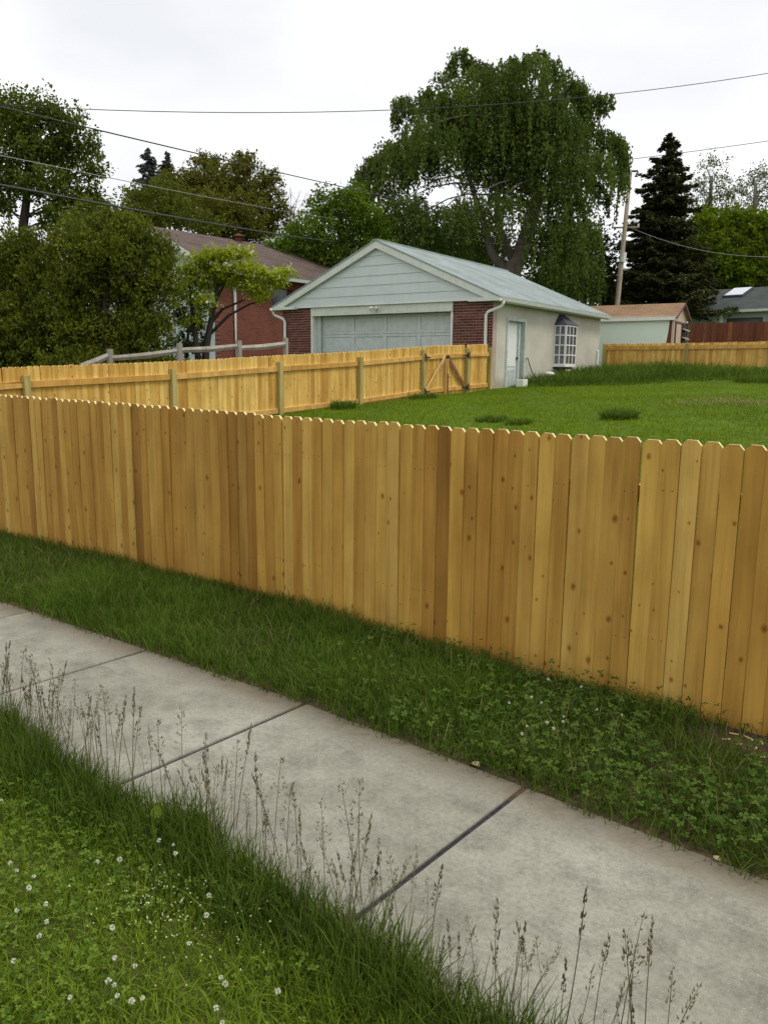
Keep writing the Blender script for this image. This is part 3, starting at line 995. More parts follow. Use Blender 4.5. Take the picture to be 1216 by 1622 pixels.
hb(MB().box(HX - .14, HX + .02, 20.06, 20.12, 3.82, 4.48).box(HX - .14, HX + .02, 21.08, 21.14, 3.82, 4.48).box(HX - .14, HX + .03, 20.12, 21.08, 3.80, 3.87), 'frame', m_white, wd) if False else None
for s in (1, -1):
    e = 3.95
    xe, ze = HRX + s * e, HRZ - hsl * e
    yb = 26.0
    pts = [(HRX, HY0 - .4, HRZ), (xe, HY0 - .4, ze), (xe, HY1 + .4, ze), (HRX, yb, HRZ)]
    pts += [(p[0], p[1], p[2] - .05) for p in pts]
    hb(MB().poly(pts, [(0, 1, 2, 3) if s > 0 else (3, 2, 1, 0), (7, 6, 5, 4), (0, 4, 5, 1), (1, 5, 6, 2), (2, 6, 7, 3), (3, 7, 4, 0)]), 'roof_plane', m_shingle_brown)
    rk_ = []
    for yy in (HY0 - .43, HY0 - .38):
        rk_ += [(HRX, yy, HRZ - .01), (xe, yy, ze - .01), (xe, yy, ze - .2), (HRX, yy, HRZ - .2)]
    hb(MB().poly(rk_, [(0, 1, 2, 3), (7, 6, 5, 4), (0, 4, 5, 1), (1, 5, 6, 2), (2, 6, 7, 3), (3, 7, 4, 0)]), 'rake_board', m_trim)
    a, b = sorted((xe, xe + s * .1))
    hb(MB().box(a, b, HY0 - .4, HY1 + .4, ze - .13, ze - .02), 'gutter', m_farwall)
xe, ze = 3.95, HRZ - hsl * 3.95
hb(MB().poly([(HRX, 26.0, HRZ), (HRX + xe, HY1 + .4, ze), (HRX - xe, HY1 + .4, ze)], [(0, 1, 2)]), 'roof_hip', m_shingle_brown)
hb(MB().tube([(HX + .3, 18.35, 4.68), (HX + .06, 18.35, 4.5), (HX + .06, 18.35, 1.1)], 0.06, 8), 'downspout', m_white)
hb(MB().tube([(HRX + .1, 21.5, HRZ - .15), (HRX + .1, 21.5, HRZ + .13)], 0.14, 10).tube([(HRX + .1, 21.5, HRZ + .131), (HRX + .1, 21.5, HRZ + .24)], [.27, .04], 10), 'roof_vent', m_redfence)
hb(MB().box(HRX - .05, HRX + .25, 24.0, 24.35, HRZ - .2, HRZ + .25), 'roof_vent', m_palewall)
hb(MB().box(HX + .02, HX + .9, 17.9, 23.5, 1.0, 1.75), 'planter_wall', m_housebrick) if False else None

# ------------------------------------------------------------------ shed behind the back fence
shed = thing('shed', 'small mint painted shed with peeled corner and tan shingle roof behind the back fence', 'shed', (-10.62, 28.5, 1.45), math.radians(7))
SL, SD, SH, SRH = 4.4, 2.0, 2.13, 2.62
MB().prism([(-SL, 0), (-0.42, 0), (-0.36, .45), (-0.27, .72), (-0.3, .95), (-0.18, 1.2), (-.13, 1.6), (-0.1, SH), (-SL, SH)], 'y', -0.02, 0.0).build('painted_wall', m_mint, shed)
MB().box(-SL, -.02, 0.002, 0.1, 0, SH).build('bare_wall', m_redfence, shed)
MB().box(-.02, .05, -0.03, 0.1, 0, SH).build('corner_board', m_pink, shed)
MB().prism([(0.05, SH - .18), (SD, SH - .18), (SD, SH), (SD / 2, SRH - .02), (0.05, SH)], 'x', -0.04, 0.03).build('gable_end', m_pink, shed)
MB().box(-.04, .025, 0.1, SD, 0, SH - .18).build('end_wall', m_maroon, shed)
MB().box(-SL, -SL + .1, 0.1, SD, 0, SH).build('end_wall', m_mint, shed)
MB().box(-SL + .1, -.05, SD - .1, SD, 0, SH).build('rear_wall', m_mint, shed)
MB().box(0.026, 0.06, 0.35, 1.02, 0.0, 1.85).build('door', m_pink, shed, bevel=.006)
MB().box(0.026, 0.05, 0.27, 0.345, 0, 1.93).box(0.026, 0.05, 1.025, 1.10, 0, 1.93).box(0.026, 0.05, 0.345, 1.025, 1.853, 1.93).build('door_frame', m_maroon, shed)
sh_ = MB().box(0.026, 0.04, 1.25, 1.85, 0.6, 1.9).build('shelf_rack', m_dark, shed)
for z in (0.75, 1.05, 1.35, 1.65):
    MB().poly([(0.041, 1.27, z + .06), (0.20, 1.3, z), (0.20, 1.83, z), (0.041, 1.83, z + .06), (0.041, 1.27, z + .09), (0.20, 1.3, z + .03), (0.20, 1.83, z + .03), (0.041, 1.83, z + .09)], [(3, 2, 1, 0), (4, 5, 6, 7), (0, 1, 5, 4), (1, 2, 6, 5), (2, 3, 7, 6), (3, 0, 4, 7)]).build('slat', m_pink, sh_)
for s in (1, -1):
    ye = SD / 2 - s * (SD / 2 + .12)
    zz = SH - .06
    pts = [(-SL - .1, SD / 2, SRH), (.14, SD / 2, SRH), (.14, ye, zz), (-SL - .1, ye, zz)]
    pts += [(p[0], p[1], p[2] - .05) for p in pts]
    MB().poly(pts, [(3, 2, 1, 0) if s > 0 else (0, 1, 2, 3), (4, 5, 6, 7), (0, 4, 5, 1), (1, 5, 6, 2), (2, 6, 7, 3), (3, 7, 4, 0)]).build('roof_plane', m_shingle_tan, shed)
MB().box(-SL - .1, .1, -.155, -.121, SH - .17, SH - .05).build('fascia', m_white, shed)
MB().prism([(SD / 2, SRH - .0), (SD + .12, SH - .06), (SD + .12, SH - .14), (SD / 2, SRH - .08), (-.12, SH - .14), (-.12, SH - .06)], 'x', .141, .165).build('rake_board', m_maroon, shed)

# red stained fence
rf = thing('stained_fence', 'dark red stained board fence standing between the shed and the grey house', 'fence', (float(at(1094, 520, 33)[0]), float(at(1094, 520, 33)[1]), 1.68), math.radians(8))
rp = picket_mesh('board', 0.148, 1.95, 0.02, 0.02, m_redfence)
for i in range(62):
    o = link('board', rp, rf, (i * 0.15, random.gauss(0, .003), random.gauss(0, .006)))
    o.rotation_euler = (0, random.gauss(0, .003), random.gauss(0, .02))
for z in (0.35, 1.6):
    MB().box(0, 9.2, 0.012, 0.05, z - .04, z + .04).build('rail', m_redfence, rf)
for xx in (0.1, 2.5, 4.9, 7.3):
    MB().box(xx - .05, xx + .05, 0.051, 0.15, -.3, 1.8).build('post', m_redfence, rf)

# far house with skylight
fh = thing('grey_house', 'low grey house with charcoal roof and bright skylight beyond the red fence', 'house', tuple(at(1083, 588, 44) * np.array([1, 1, 0]) + np.array([0, 0, 1.6])), math.radians(-4))
MB().box(0, 16, 0, 0.2, 0, 3.3).build('wall', m_farwall, fh)
MB().box(0, .2, .2, 8, 0, 3.3).build('wall', m_farwall, fh)
MB().prism([(-.35, 3.22), (4.0, 4.75), (8.35, 3.22), (8.35, 3.16), (4.0, 4.68), (-.35, 3.16)], 'x', -.4, 16.3).build('roof', m_shingle_dark, fh)
MB().prism([(0.01, 3.3), (4.0, 4.66), (7.99, 3.3)], 'x', 0.02, 0.2).build('gable_wall', m_farwall, fh)
MB().box(-.4, 16.3, -.47, -.351, 3.12, 3.25).build('gutter', m_trim, fh)
MB().box(1.75, 1.92, -.12, -.01, 0.2, 3.1).build('downspout', m_trim, fh)
w_ = MB().box(2.2, 3.8, -.02, -.004, 1.6, 2.75).build('window', m_glass, fh)
MB().box(2.1, 2.19, -.04, -.004, 1.5, 2.85).box(3.81, 3.9, -.04, -.004, 1.5, 2.85).box(2.19, 3.81, -.04, -.004, 2.76, 2.85).box(2.19, 3.81, -.04, -.004, 1.5, 1.59).build('frame', m_slate, w_)
ssl = (4.75 - 3.22) / 4.35
ya, yb = 2.2, 3.6
zf = lambda y: 3.22 + (y + .35) * ssl
sk = MB().poly([(0.9, ya - .08, zf(ya - .08) + .01), (2.0, ya - .08, zf(ya - .08) + .01), (2.0, yb + .08, zf(yb + .08) + .01), (0.9, yb + .08, zf(yb + .08) + .01), (0.9, ya - .08, zf(ya - .08) + .12), (2.0, ya - .08, zf(ya - .08) + .12), (2.0, yb + .08, zf(yb + .08) + .12), (0.9, yb + .08, zf(yb + .08) + .12)],
               [(3, 2, 1, 0), (4, 5, 6, 7), (0, 1, 5, 4), (1, 2, 6, 5), (2, 3, 7, 6), (3, 0, 4, 7)]).build('skylight', m_slate, fh)
MB().poly([(0.98, ya, zf(ya) + .124), (1.92, ya, zf(ya) + .124), (1.92, yb, zf(yb) + .124), (0.98, yb, zf(yb) + .124), (0.98, ya, zf(ya) + .14), (1.92, ya, zf(ya) + .14), (1.92, yb, zf(yb) + .14), (0.98, yb, zf(yb) + .14)],
          [(3, 2, 1, 0), (4, 5, 6, 7), (0, 1, 5, 4), (1, 2, 6, 5), (2, 3, 7, 6), (3, 0, 4, 7)]).build('pane', m_skylight, sk)

# split rail fence of grey weathered wood
sr = thing('split_rail_fence', 'weathered grey split-rail fence sagging in front of the hedge and dogwood', 'fence', tuple(at(285, 575, 14.3)))
so = np.array(sr.location)
pp = [at(128, 580, 13.6), at(174, 562, 13.9), at(284, 553, 14.3), at(378, 548, 15.0), at(452, 543, 16.4)]
for i, p in enumerate(pp[1:]):
    zg = float(gz(p[0], p[1]))
    MB().tube([np.array([p[0], p[1], zg - .2]) - so, np.array([p[0] + .01, p[1], p[2] + .1]) - so], [0.065, 0.055], 7).build('post', m_greywood, sr)
for a, b, da, db in ((0, 1, 0, 0), (1, 2, -.06, -.03), (2, 3, -.02, .0), (3, 4, -.04, -.02), (1, 2, -.5, -.46), (2, 3, -.45, -.43)):
    A, Bq = pp[a] - so, pp[b] - so
    A = A + np.array([0, 0, da])
    Bq = Bq + np.array([0, 0, db])
    mid = (A + Bq) / 2 + np.array([0, 0, -.02])
    MB().tube([A, mid, Bq], [0.05, 0.062, 0.048], 6).build('rail', m_greywood, sr)

# ------------------------------------------------------------------ utility pole and wires
pb = at(977, 480, 38)
ptop = at(998, 271, 38)
base = pb + (pb - ptop) * 0.42
pole = thing('utility_pole', 'leaning wooden utility pole rising behind the mint shed', 'pole', tuple(base))
MB().tube([(0, 0, 0), tuple(pb - base), tuple(ptop - base)], [0.15, 0.125, 0.085], 10).build('pole_shaft', m_polewood, pole, smooth=True)
mk = at(985, 408, 38) - base
MB().tube([mk + np.array([0.05, -.08, -.22]), mk + np.array([0.08, -.08, .22])], 0.15, 10).build('marker_box', m_white, pole)
cx_ = at(990, 360, 38) - base
MB().tube([cx_ - RT * .65 + np.array([0, 0, -.02]), cx_ + RT * .65], 0.045, 6).build('cross_arm', m_polewood, pole)
for s in (-.6, .6):
    MB().tube([cx_ + RT * s + np.array([0, 0, .03]), cx_ + RT * s + np.array([0, 0, .16])], [0.04, 0.05], 8).build('insulator', m_white, pole)
tp = ptop - base
MB().tube([tp - RT * .3, tp + RT * .35], 0.05, 6).build('top_bracket', m_black, pole)


def wire(label, a, b, sag, r, mat, grp=None):
    a, b = np.asarray(a), np.asarray(b)
    ts = np.linspace(0, 1, 25)
    o0 = (a + b) / 2
    path = [a + (b - a) * t - np.array([0, 0, 4 * sag * t * (1 - t)]) - o0 for t in ts]
    o = MB().tube(path, r, 5).build('overhead_wire', mat, None, tuple(o0), smooth=True)
    return tag(o, label, 'wire', grp)


wire('highest overhead wire, sagging across the open sky above the weeping tree', at(-120, 158, 24), at(1330, 96, 30), 0.95, 0.013, m_wire)
wire('upper dark wire slanting down past the maple crown into the weeping tree', at(-160, 130, 9), at(800, 348, 37.0), 0.10, 0.011, m_wire)
wire('middle thin wire slanting past the olive tree into the fresh green tree', at(-160, 212, 9), at(560, 350, 36), 0.10, 0.007, m_wiregrey)
wire('thick black cable slanting low over the brown shingle roof', at(-160, 262, 9), at(560, 386, 36), 0.10, 0.018, m_wire)
wire('wire crossing the sky behind the weeping tree, above the spruce tip', at(860, 268, 46), at(1330, 206, 46), 0.1, 0.018, m_wire)
wire('thin pale wire dropping from the pole cross-arm in front of the spruce', at(990, 357, 37.85), at(1260, 405, 36), 0.5, 0.012, m_wiregrey)
wire('thin pale wire running from the pole into the weeping branches', at(984, 397, 37.85), at(700, 370, 33.5), 0.25, 0.012, m_wiregrey)


# ------------------------------------------------------------------ vegetation builders
def unit(v):
    return v / (np.linalg.norm(v, axis=-1, keepdims=True) + 1e-9)


def leaf_quads(C, A, Nn, L, Wd):
    """rhombic leaves: centres C, long axes A, normals Nn, lengths and widths"""
    A = unit(A)
    B = unit(np.cross(Nn, A))
    L = np.asarray(L)[:, None]
    Wd = np.asarray(Wd)[:, None]
    fold = unit(np.cross(A, B)) * Wd * 0.22
    v = np.stack([C - A * L / 2, C + B * Wd / 2 + fold, C + A * L / 2, C - B * Wd / 2 + fold], 1)
    return v


def leaf_mesh(name, V, mat, vary):
    n = len(V)
    f = np.arange(n * 4, dtype=np.int32)
    return np_mesh(name, V.reshape(-1, 3), f, np.full(n, 4, dtype=np.int32), mat, np.repeat(vary, 4))


DENS = 2.3


def clump_leaves(clumps, dens, tw_r, per, L, W, flat=0.5, droop=0.0, shell=0.5):
    """clumps: (centre, rx, ry, rz); leafy twigs spread through each clump"""
    Cs, As, Ns, var = [], [], [], []
    for (c, rx, ry, rz) in clumps:
        area = (rx * rz + rx * ry + ry * rz) / 3 * 4
        n = max(3, int(dens * DENS * area))
        d = unit(rng.normal(size=(n, 3)))
        r = rng.random(n) ** shell
        r *= 1 + 0.13 * np.sin(d[:, 0] * 7 + c[0]) * np.cos(d[:, 2] * 6 + c[1]) + 0.09 * rng.normal(size=n)
        p = c + d * r[:, None] * np.array([rx, ry, rz])
        k = np.maximum(2, rng.poisson(per, n))
        idx = np.repeat(np.arange(n), k)
        tdir = unit(d + rng.normal(size=(n, 3)) * 0.6 + np.array([0, 0, -droop]))
        t = rng.random(len(idx)) * 2 - 0.6
        q = p[idx] + tdir[idx] * (t * tw_r)[:, None] + rng.normal(size=(len(idx), 3)) * tw_r * 0.36
        a = unit(tdir[idx] + rng.normal(size=(len(idx), 3)) * 0.7 + np.array([0, 0, -droop]))
        nn = unit(rng.normal(size=(len(idx), 3)) + np.array([0, 0, flat * 2]))
        Cs.append(q)
        As.append(a)
        Ns.append(nn)
        tv = rng.random(n)
        var.append(np.clip(0.55 * tv[idx] + 0.45 * rng.random(len(idx)), 0, 1))
    C = np.concatenate(Cs)
    n = len(C)
    s = rng.uniform(0.65, 1.25, n)
    return leaf_quads(C, np.concatenate(As), np.concatenate(Ns), L * s, W * s), np.concatenate(var)


def px_clumps(lst, dep, thick=0.8):
    out = []
    for it in lst:
        x, y, rx, ry = it[:4]
        off = it[4] if len(it) > 4 else random.uniform(-1, 1) * 0.5 * rx * dep / F_PX
        c = at(x, y, dep + off)
        k = (dep + off) / F_PX
        out.append((c, rx * k, rx * k * thick, ry * k))
    return out


def limbs(mb, start, r0, tips, r1=0.03, sagz=0.0, seg=6):
    for tp_ in tips:
        a, b = np.asarray(start), np.asarray(tp_)
        d = b - a
        L = np.linalg.norm(d)
        path, rad = [], []
        side_ = unit(np.cross(d, [0, 0, 1.0])) * random.uniform(-.12, .12) * L
        for i in range(seg + 1):
            t = i / seg
            p = a + d * t + side_ * math.sin(t * math.pi) + np.array([0, 0, sagz * L * math.sin(t * math.pi)])
            path.append(p)
            rad.append(r0 * (1 - t) + r1 * t)
        mb.tube(path, rad, 6)


def tree(name, label, cat, base_, trunk, r0, clumps, lmat, bark, dens, tw_r, per, L, W, flat=0.5, droop=0.0, shell=0.5, group=None, nlimb=None, extra=None):
    """trunk: points from the base up; each clump gets a limb from the trunk"""
    base_ = np.asarray(base_, float)
    tr = thing(name, label, cat, tuple(base_), group=group)
    mb = MB()
    tk = [np.asarray(p) - base_ for p in trunk]
    rad = np.linspace(r0, r0 * 0.45, len(tk))
    mb.tube(tk, list(rad), 9)
    tot = len(tk) - 1
    cl = clumps if nlimb is None else random.sample(clumps, min(nlimb, len(clumps)))
    for (c, rx, ry, rz) in cl:
        t = np.clip((c[2] - base_[2] - (tk[1][2])) / max(1e-3, tk[-1][2] - tk[1][2]), 0.05, 1) * 0.8
        f = 1 + t * (tot - 1)
        i = min(int(f), tot - 1)
        st = tk[i] + (tk[i + 1] - tk[i]) * (f - i)
        limbs(mb, st, r0 * 0.2 * (1.2 - t), [c - base_ + np.array([0, 0, -rz * .2])], 0.012, 0.08)
        for _ in range(3):
            e = c - base_ + unit(rng.normal(size=3)) * np.array([rx, ry, rz]) * .8
            limbs(mb, c - base_ + np.array([0, 0, -rz * .2]), r0 * .06, [e], 0.01, 0.0, 3)
    mb.build('trunk', bark, tr, smooth=True)
    V, v = clump_leaves(clumps, dens, tw_r, per, L, W, flat, droop, shell)
    V = V - base_
    link('crown', leaf_mesh('crown', V, lmat, v), tr)
    return tr


# leaf materials
l_weep = mat_leaf('weeping_leaf', (0.034, 0.062, 0.012), (0.14, 0.185, 0.038), 0.35)
l_maple = mat_leaf('maple_leaf', (0.036, 0.062, 0.008), (0.15, 0.19, 0.03), 0.35)
l_hedge = mat_leaf('hedge_leaf', (0.034, 0.05, 0.006), (0.19, 0.215, 0.024), 0.25, pscale=1.3)
l_olive = mat_leaf('olive_leaf', (0.075, 0.08, 0.01), (0.175, 0.17, 0.03), 0.3)
l_olive2 = mat_leaf('olive_green_leaf', (0.058, 0.08, 0.01), (0.16, 0.18, 0.028), 0.3)
l_green = mat_leaf('fresh_leaf', (0.05, 0.095, 0.008), (0.16, 0.235, 0.024), 0.4)
l_spruce = mat_leaf('spruce_needles', (0.028, 0.034, 0.012), (0.078, 0.082, 0.026), 0.1)
l_blue = mat_leaf('blue_spruce_needles', (0.07, 0.085, 0.08), (0.14, 0.16, 0.15), 0.1)  # bluish needles brightened, distance haze put into the colour
l_yel = mat_leaf('yellow_green_leaf', (0.06, 0.105, 0.006), (0.2, 0.265, 0.016), 0.4)
l_airy = mat_leaf('pale_airy_leaf', (0.06, 0.085, 0.035), (0.14, 0.17, 0.07), 0.35)
l_dark = mat_leaf('dark_leaf', (0.02, 0.032, 0.009), (0.06, 0.08, 0.022), 0.2)
l_dog = mat_leaf('dogwood_leaf', (0.17, 0.22, 0.01), (0.42, 0.46, 0.045), 0.4)
l_bloss = mat_leaf('dogwood_blossom', (0.55, 0.56, 0.40), (0.75, 0.74, 0.62), 0.3)


def gbase(px, py, dep, dz=0.0):
    p = at(px, py, dep)
    return np.array([p[0], p[1], float(gz(p[0], p[1])) - 0.1 + dz])


# --- big weeping tree behind the garage
D = 36.0
wb = gbase(806, 440, D)
wt = thing('weeping_tree', 'huge dark green weeping tree with leaning bare trunk behind the garage', 'tree', tuple(wb))
mb = MB()
tpts = [wb, at(806, 440, D), at(822, 405, D), at(838, 360, D), at(852, 310, D), at(850, 250, D), at(842, 190, D)]
mb.tube([p - wb for p in tpts], [0.50, 0.44, 0.38, 0.32, 0.27, 0.18, 0.1], 10)
mb.tube([p - wb for p in (at(806, 440, D), at(778, 400, D + .3), at(765, 350, D + .6), at(748, 300, D + .8), at(730, 240, D + .5))], [0.28, 0.20, 0.16, 0.12, 0.06], 8)
mb.tube([p - wb for p in (at(815, 420, D), at(790, 360, D - .5), at(785, 290, D - .8), at(780, 210, D - .8))], [0.2, 0.15, 0.11, 0.05], 8)
wcl = [  # px, py, rx, ry of the drooping tufts
    (735, 105, 26, 18), (700, 130, 22, 20), (760, 130, 45, 28), (800, 115, 35, 25), (845, 105, 32, 25), (880, 120, 28, 30), (905, 150, 30, 35), (925, 165, 24, 26),
    (645, 175, 20, 22), (655, 215, 22, 28), (690, 175, 35, 28), (720, 160, 50, 35), (780, 165, 60, 40), (840, 160, 55, 45), (885, 200, 45, 45), (940, 210, 26, 30), (965, 235, 22, 22),
    (630, 235, 35, 25), (680, 215, 50, 32), (740, 215, 50, 40), (800, 215, 45, 40), (850, 220, 40, 40), (590, 265, 26, 20), (620, 275, 38, 25), (670, 250, 45, 25), (930, 260, 45, 28), (970, 275, 20, 22),
    (600, 305, 32, 26), (640, 325, 40, 22), (770, 260, 32, 32), (815, 275, 34, 40), (895, 265, 38, 35), (575, 290, 16, 22), (745, 330, 40, 28), (880, 310, 45, 38), (915, 325, 32, 30),
    (700, 345, 45, 24), (650, 365, 45, 26), (610, 350, 32, 26), (800, 325, 28, 32), (910, 375, 40, 38), (870, 370, 35, 40), (760, 380, 40, 30), (700, 390, 50, 28), (920, 425, 35, 40), (880, 430, 35, 40),
    (820, 180, 45, 40), (860, 190, 40, 45), (770, 215, 45, 42), (835, 240, 40, 40), (715, 190, 45, 36), (880, 245, 40, 40), (790, 140, 40, 30), (640, 250, 40, 26), (905, 215, 36, 40)]
Cs, As, var = [], [], []
for (x, y, rx, ry) in wcl:
    off = (random.uniform(-3.4, -1.0) if random.random() < .62 else random.uniform(.5, 2.8)) if rx > 27 else random.uniform(-1.2, 1.2)
    c = at(x, y, D + off)
    k = (D + off) / F_PX
    RX_, RZ_ = rx * k, ry * k
    t_ = np.clip((c[2] - 6) / 8, 0, 1)
    st = tpts[3] * (1 - t_) + tpts[6] * t_
    limbs(mb, st - wb, 0.055, [c - wb + np.array([0, 0, RZ_ * .5])], 0.015, 0.16)
    n = int((46 if rx > 27 else 26) * RX_ * (RX_ * .8 + RZ_) / 1.2 + 8)
    d = unit(rng.normal(size=(n, 3)))
    d[:, 2] = np.abs(d[:, 2]) * 0.9
    s0 = c + d * np.array([RX_, RX_ * .9, RZ_]) * (rng.random(n)[:, None] ** 0.4)
    ln = RZ_ * rng.uniform(0.4, 2.3, n)
    m_ = (ln / 0.06).astype(int) + 3
    idx = np.repeat(np.arange(n), m_)
    tt = rng.random(len(idx))
    outv = unit(d * np.array([1, 1, 0]) + rng.normal(size=(n, 3)) * np.array([.5, .5, 0]))
    q = s0[idx] + outv[idx] * (ln[idx] * 0.22 * np.sqrt(tt))[:, None] + np.array([0, 0, -1.0]) * (ln[idx] * tt)[:, None] + rng.normal(size=(len(idx), 3)) * 0.055
    Cs.append(q)
    As.append(unit(np.array([0, 0, -1.0]) + rng.normal(size=(len(idx), 3)) * .55))
    sv = rng.random(n)
    var.append(np.clip(.5 * sv[idx] + .5 * rng.random(len(idx)), 0, 1))
for arc in [[(700, 140), (712, 95), (728, 78), (748, 92)], [(740, 120), (760, 100), (778, 112)], [(826, 118), (833, 88), (858, 82), (878, 98), (886, 128)], [(915, 175), (940, 155), (966, 150)], [(930, 205), (965, 208), (990, 232)], [(945, 250), (972, 258), (986, 290)],
            [(668, 190), (648, 152), (630, 158), (627, 185)], [(615, 245), (585, 250), (564, 282)], [(690, 165), (676, 140), (664, 158)], [(890, 150), (908, 128), (926, 142), (930, 170)], [(590, 290), (572, 300), (566, 325)], [(900, 280), (945, 285), (968, 315)], [(640, 225), (610, 232), (592, 258)], [(800, 110), (812, 92), (826, 104)], [(960, 225), (984, 222), (992, 262)]]:
    pp_ = np.array(arc, float)
    seg_ = np.linspace(0, len(pp_) - 1, 15)
    off = random.uniform(-1.5, 1.5)
    path = []
    for u in seg_:
        i_ = min(int(u), len(pp_) - 2)
        xy = pp_[i_] + (pp_[i_ + 1] - pp_[i_]) * (u - i_)
        path.append(at(xy[0], xy[1], D + off))
    mb.tube([p - wb for p in path[::2]], list(np.linspace(.045, .012, len(path[::2]))), 5)
    for p in path[3:]:
        for _ in range(5):
            L_ = random.uniform(.15, 1.0)
            m_ = int(L_ / .035) + 3
            tt = rng.random(m_)
            st_ = p + rng.normal(size=3) * np.array([.16, .16, .05])
            Cs.append(st_ + np.array([0, 0, -1.0]) * (L_ * tt)[:, None] + rng.normal(size=(m_, 3)) * .05)
            As.append(unit(np.array([0, 0, -1.0]) + rng.normal(size=(m_, 3)) * .5))
            var.append(rng.random(m_))
C = np.concatenate(Cs) - wb
n = len(C)
s = rng.uniform(.7, 1.25, n)
V = leaf_quads(C, np.concatenate(As), unit(rng.normal(size=(n, 3)) + np.array([0, 0, .5])), .15 * s, .085 * s)
link('crown', leaf_mesh('crown', V, l_weep, np.concatenate(var)), wt)
mb.build('trunk', m_bark_grey, wt, smooth=True)
print('weeping leaves', n)

# --- maple at the left
D = 30
tree('maple_tree', 'tall loose maple with forked dark trunk rising above the hedge', 'tree', gbase(36, 420, D), [gbase(36, 420, D), at(37, 400, D), at(37, 360, D), at(42, 320, D), at(45, 260, D), at(40, 200, D)], 0.22,
     px_clumps([(0, 185, 55, 38), (60, 180, 50, 30), (105, 200, 34, 26), (138, 230, 26, 24), (30, 230, 60, 34), (90, 245, 50, 30), (148, 268, 24, 20), (0, 285, 50, 34), (62, 290, 50, 24), (118, 318, 46, 20), (152, 318, 22, 24), (85, 345, 36, 18), (-60, 220, 60, 60), (-60, 310, 55, 45), (5, 325, 26, 14), (110, 285, 22, 12), (125, 355, 30, 20)], D),
     l_maple, m_bark_dark, 30, .24, 11, .13, .09)

# --- clipped-looking evergreen hedge shrubs in front of it
D = 15.6
tree('evergreen_shrub', 'broad dark evergreen shrub filling the corner beside the dogwood', 'shrub', gbase(165, 575, D), [gbase(165, 575, D), at(165, 560, D), at(168, 480, D), at(172, 420, D)], 0.10,
     px_clumps([(130, 385, 50, 34), (182, 362, 44, 30), (225, 392, 44, 36), (252, 440, 32, 46), (160, 440, 60, 50), (215, 470, 55, 55), (112, 470, 48, 60), (150, 535, 66, 38), (232, 520, 46, 40), (200, 545, 50, 28), (265, 400, 16, 24), (120, 575, 60, 22), (190, 582, 60, 22), (248, 575, 40, 22), (165, 400, 60, 40)], D, .9),
     l_hedge, m_bark_dark, 100, .12, 13, .088, .040, 0.3, -0.4, .6)
tree('evergreen_shrub', 'paler feathery evergreen shrub standing below the maple trunk', 'shrub', gbase(10, 575, D + .8), [gbase(10, 575, D + .8), at(10, 560, D + .8), at(10, 480, D + .8), at(15, 420, D + .8)], 0.10,
     px_clumps([(-25, 415, 55, 50), (30, 398, 46, 36), (66, 440, 40, 46), (20, 460, 55, 50), (-20, 500, 60, 55), (45, 520, 56, 46), (20, 552, 66, 26), (85, 405, 34, 30), (85, 540, 40, 34), (10, 585, 70, 20), (70, 580, 50, 22), (-45, 575, 50, 26)], D + .8, .9),
     l_hedge, m_bark_dark, 95, .12, 13, .088, .040, 0.3, -0.4, .6)
D = 22
tree('loose_shrub', 'loose olive shrub rising behind the evergreen hedge', 'shrub', gbase(150, 500, D), [gbase(150, 500, D), at(150, 480, D), at(152, 400, D), at(155, 360, D)], 0.12,
     px_clumps([(150, 335, 34, 24), (120, 350, 34, 22), (185, 340, 36, 24), (205, 352, 26, 18), (150, 370, 60, 26)], D), l_olive2, m_bark, 16, .16, 11, .12, .07)

# --- trees beyond the brick house
D = 47
tree('olive_tree', 'rounded brownish olive tree in new leaf beyond the brick house', 'tree', gbase(350, 420, D), [gbase(350, 420, D), at(350, 400, D), at(350, 360, D), at(350, 290, D)], 0.4,
     px_clumps([(345, 292, 72, 38), (290, 306, 55, 36), (405, 312, 46, 40), (345, 340, 92, 36), (330, 255, 22, 12), (388, 258, 30, 14), (428, 285, 20, 16), (440, 340, 22, 30), (265, 330, 40, 26), (400, 365, 56, 24)], D),
     l_olive, m_bark, 17, .22, 12, .17, .11)
D = 40
tree('olive_tree', 'yellow olive tree leaning over the brown shingle roof ridge', 'tree', gbase(245, 430, D), [gbase(245, 430, D), at(245, 400, D), at(246, 360, D), at(245, 320, D)], 0.3,
     px_clumps([(215, 318, 34, 24), (258, 308, 42, 24), (200, 345, 40, 20), (290, 342, 44, 22), (240, 345, 50, 22), (335, 355, 26, 18)], D), l_olive2, m_bark, 12, .2, 11, .16, .10)
D = 33
tree('green_tree', 'bright fresh green tree between the brick house roof and the garage gable', 'tree', gbase(540, 460, D), [gbase(540, 460, D), at(540, 440, D), at(540, 400, D), at(540, 340, D)], 0.25,
     px_clumps([(520, 330, 38, 26), (560, 335, 40, 34), (500, 366, 40, 30), (560, 385, 46, 36), (598, 362, 26, 40), (515, 405, 40, 24), (462, 380, 28, 20), (440, 395, 26, 16), (545, 308, 22, 12), (480, 395, 32, 22), (600, 400, 30, 30)], D),
     l_green, m_bark, 24, .24, 12, .14, .09)
D = 46
tree('dark_tree', 'dark shady tree filling the gap left of the leaning trunk above the garage roof', 'tree', gbase(690, 470, D), [gbase(690, 470, D), at(690, 440, D), at(692, 400, D), at(690, 360, D)], 0.3,
     px_clumps([(630, 390, 50, 50), (700, 400, 60, 50), (770, 405, 50, 50), (580, 410, 36, 36), (660, 345, 44, 28), (740, 352, 40, 30), (620, 440, 70, 40), (740, 450, 70, 40)], D), l_dark, m_bark_dark, 10, .26, 12, .2, .12)
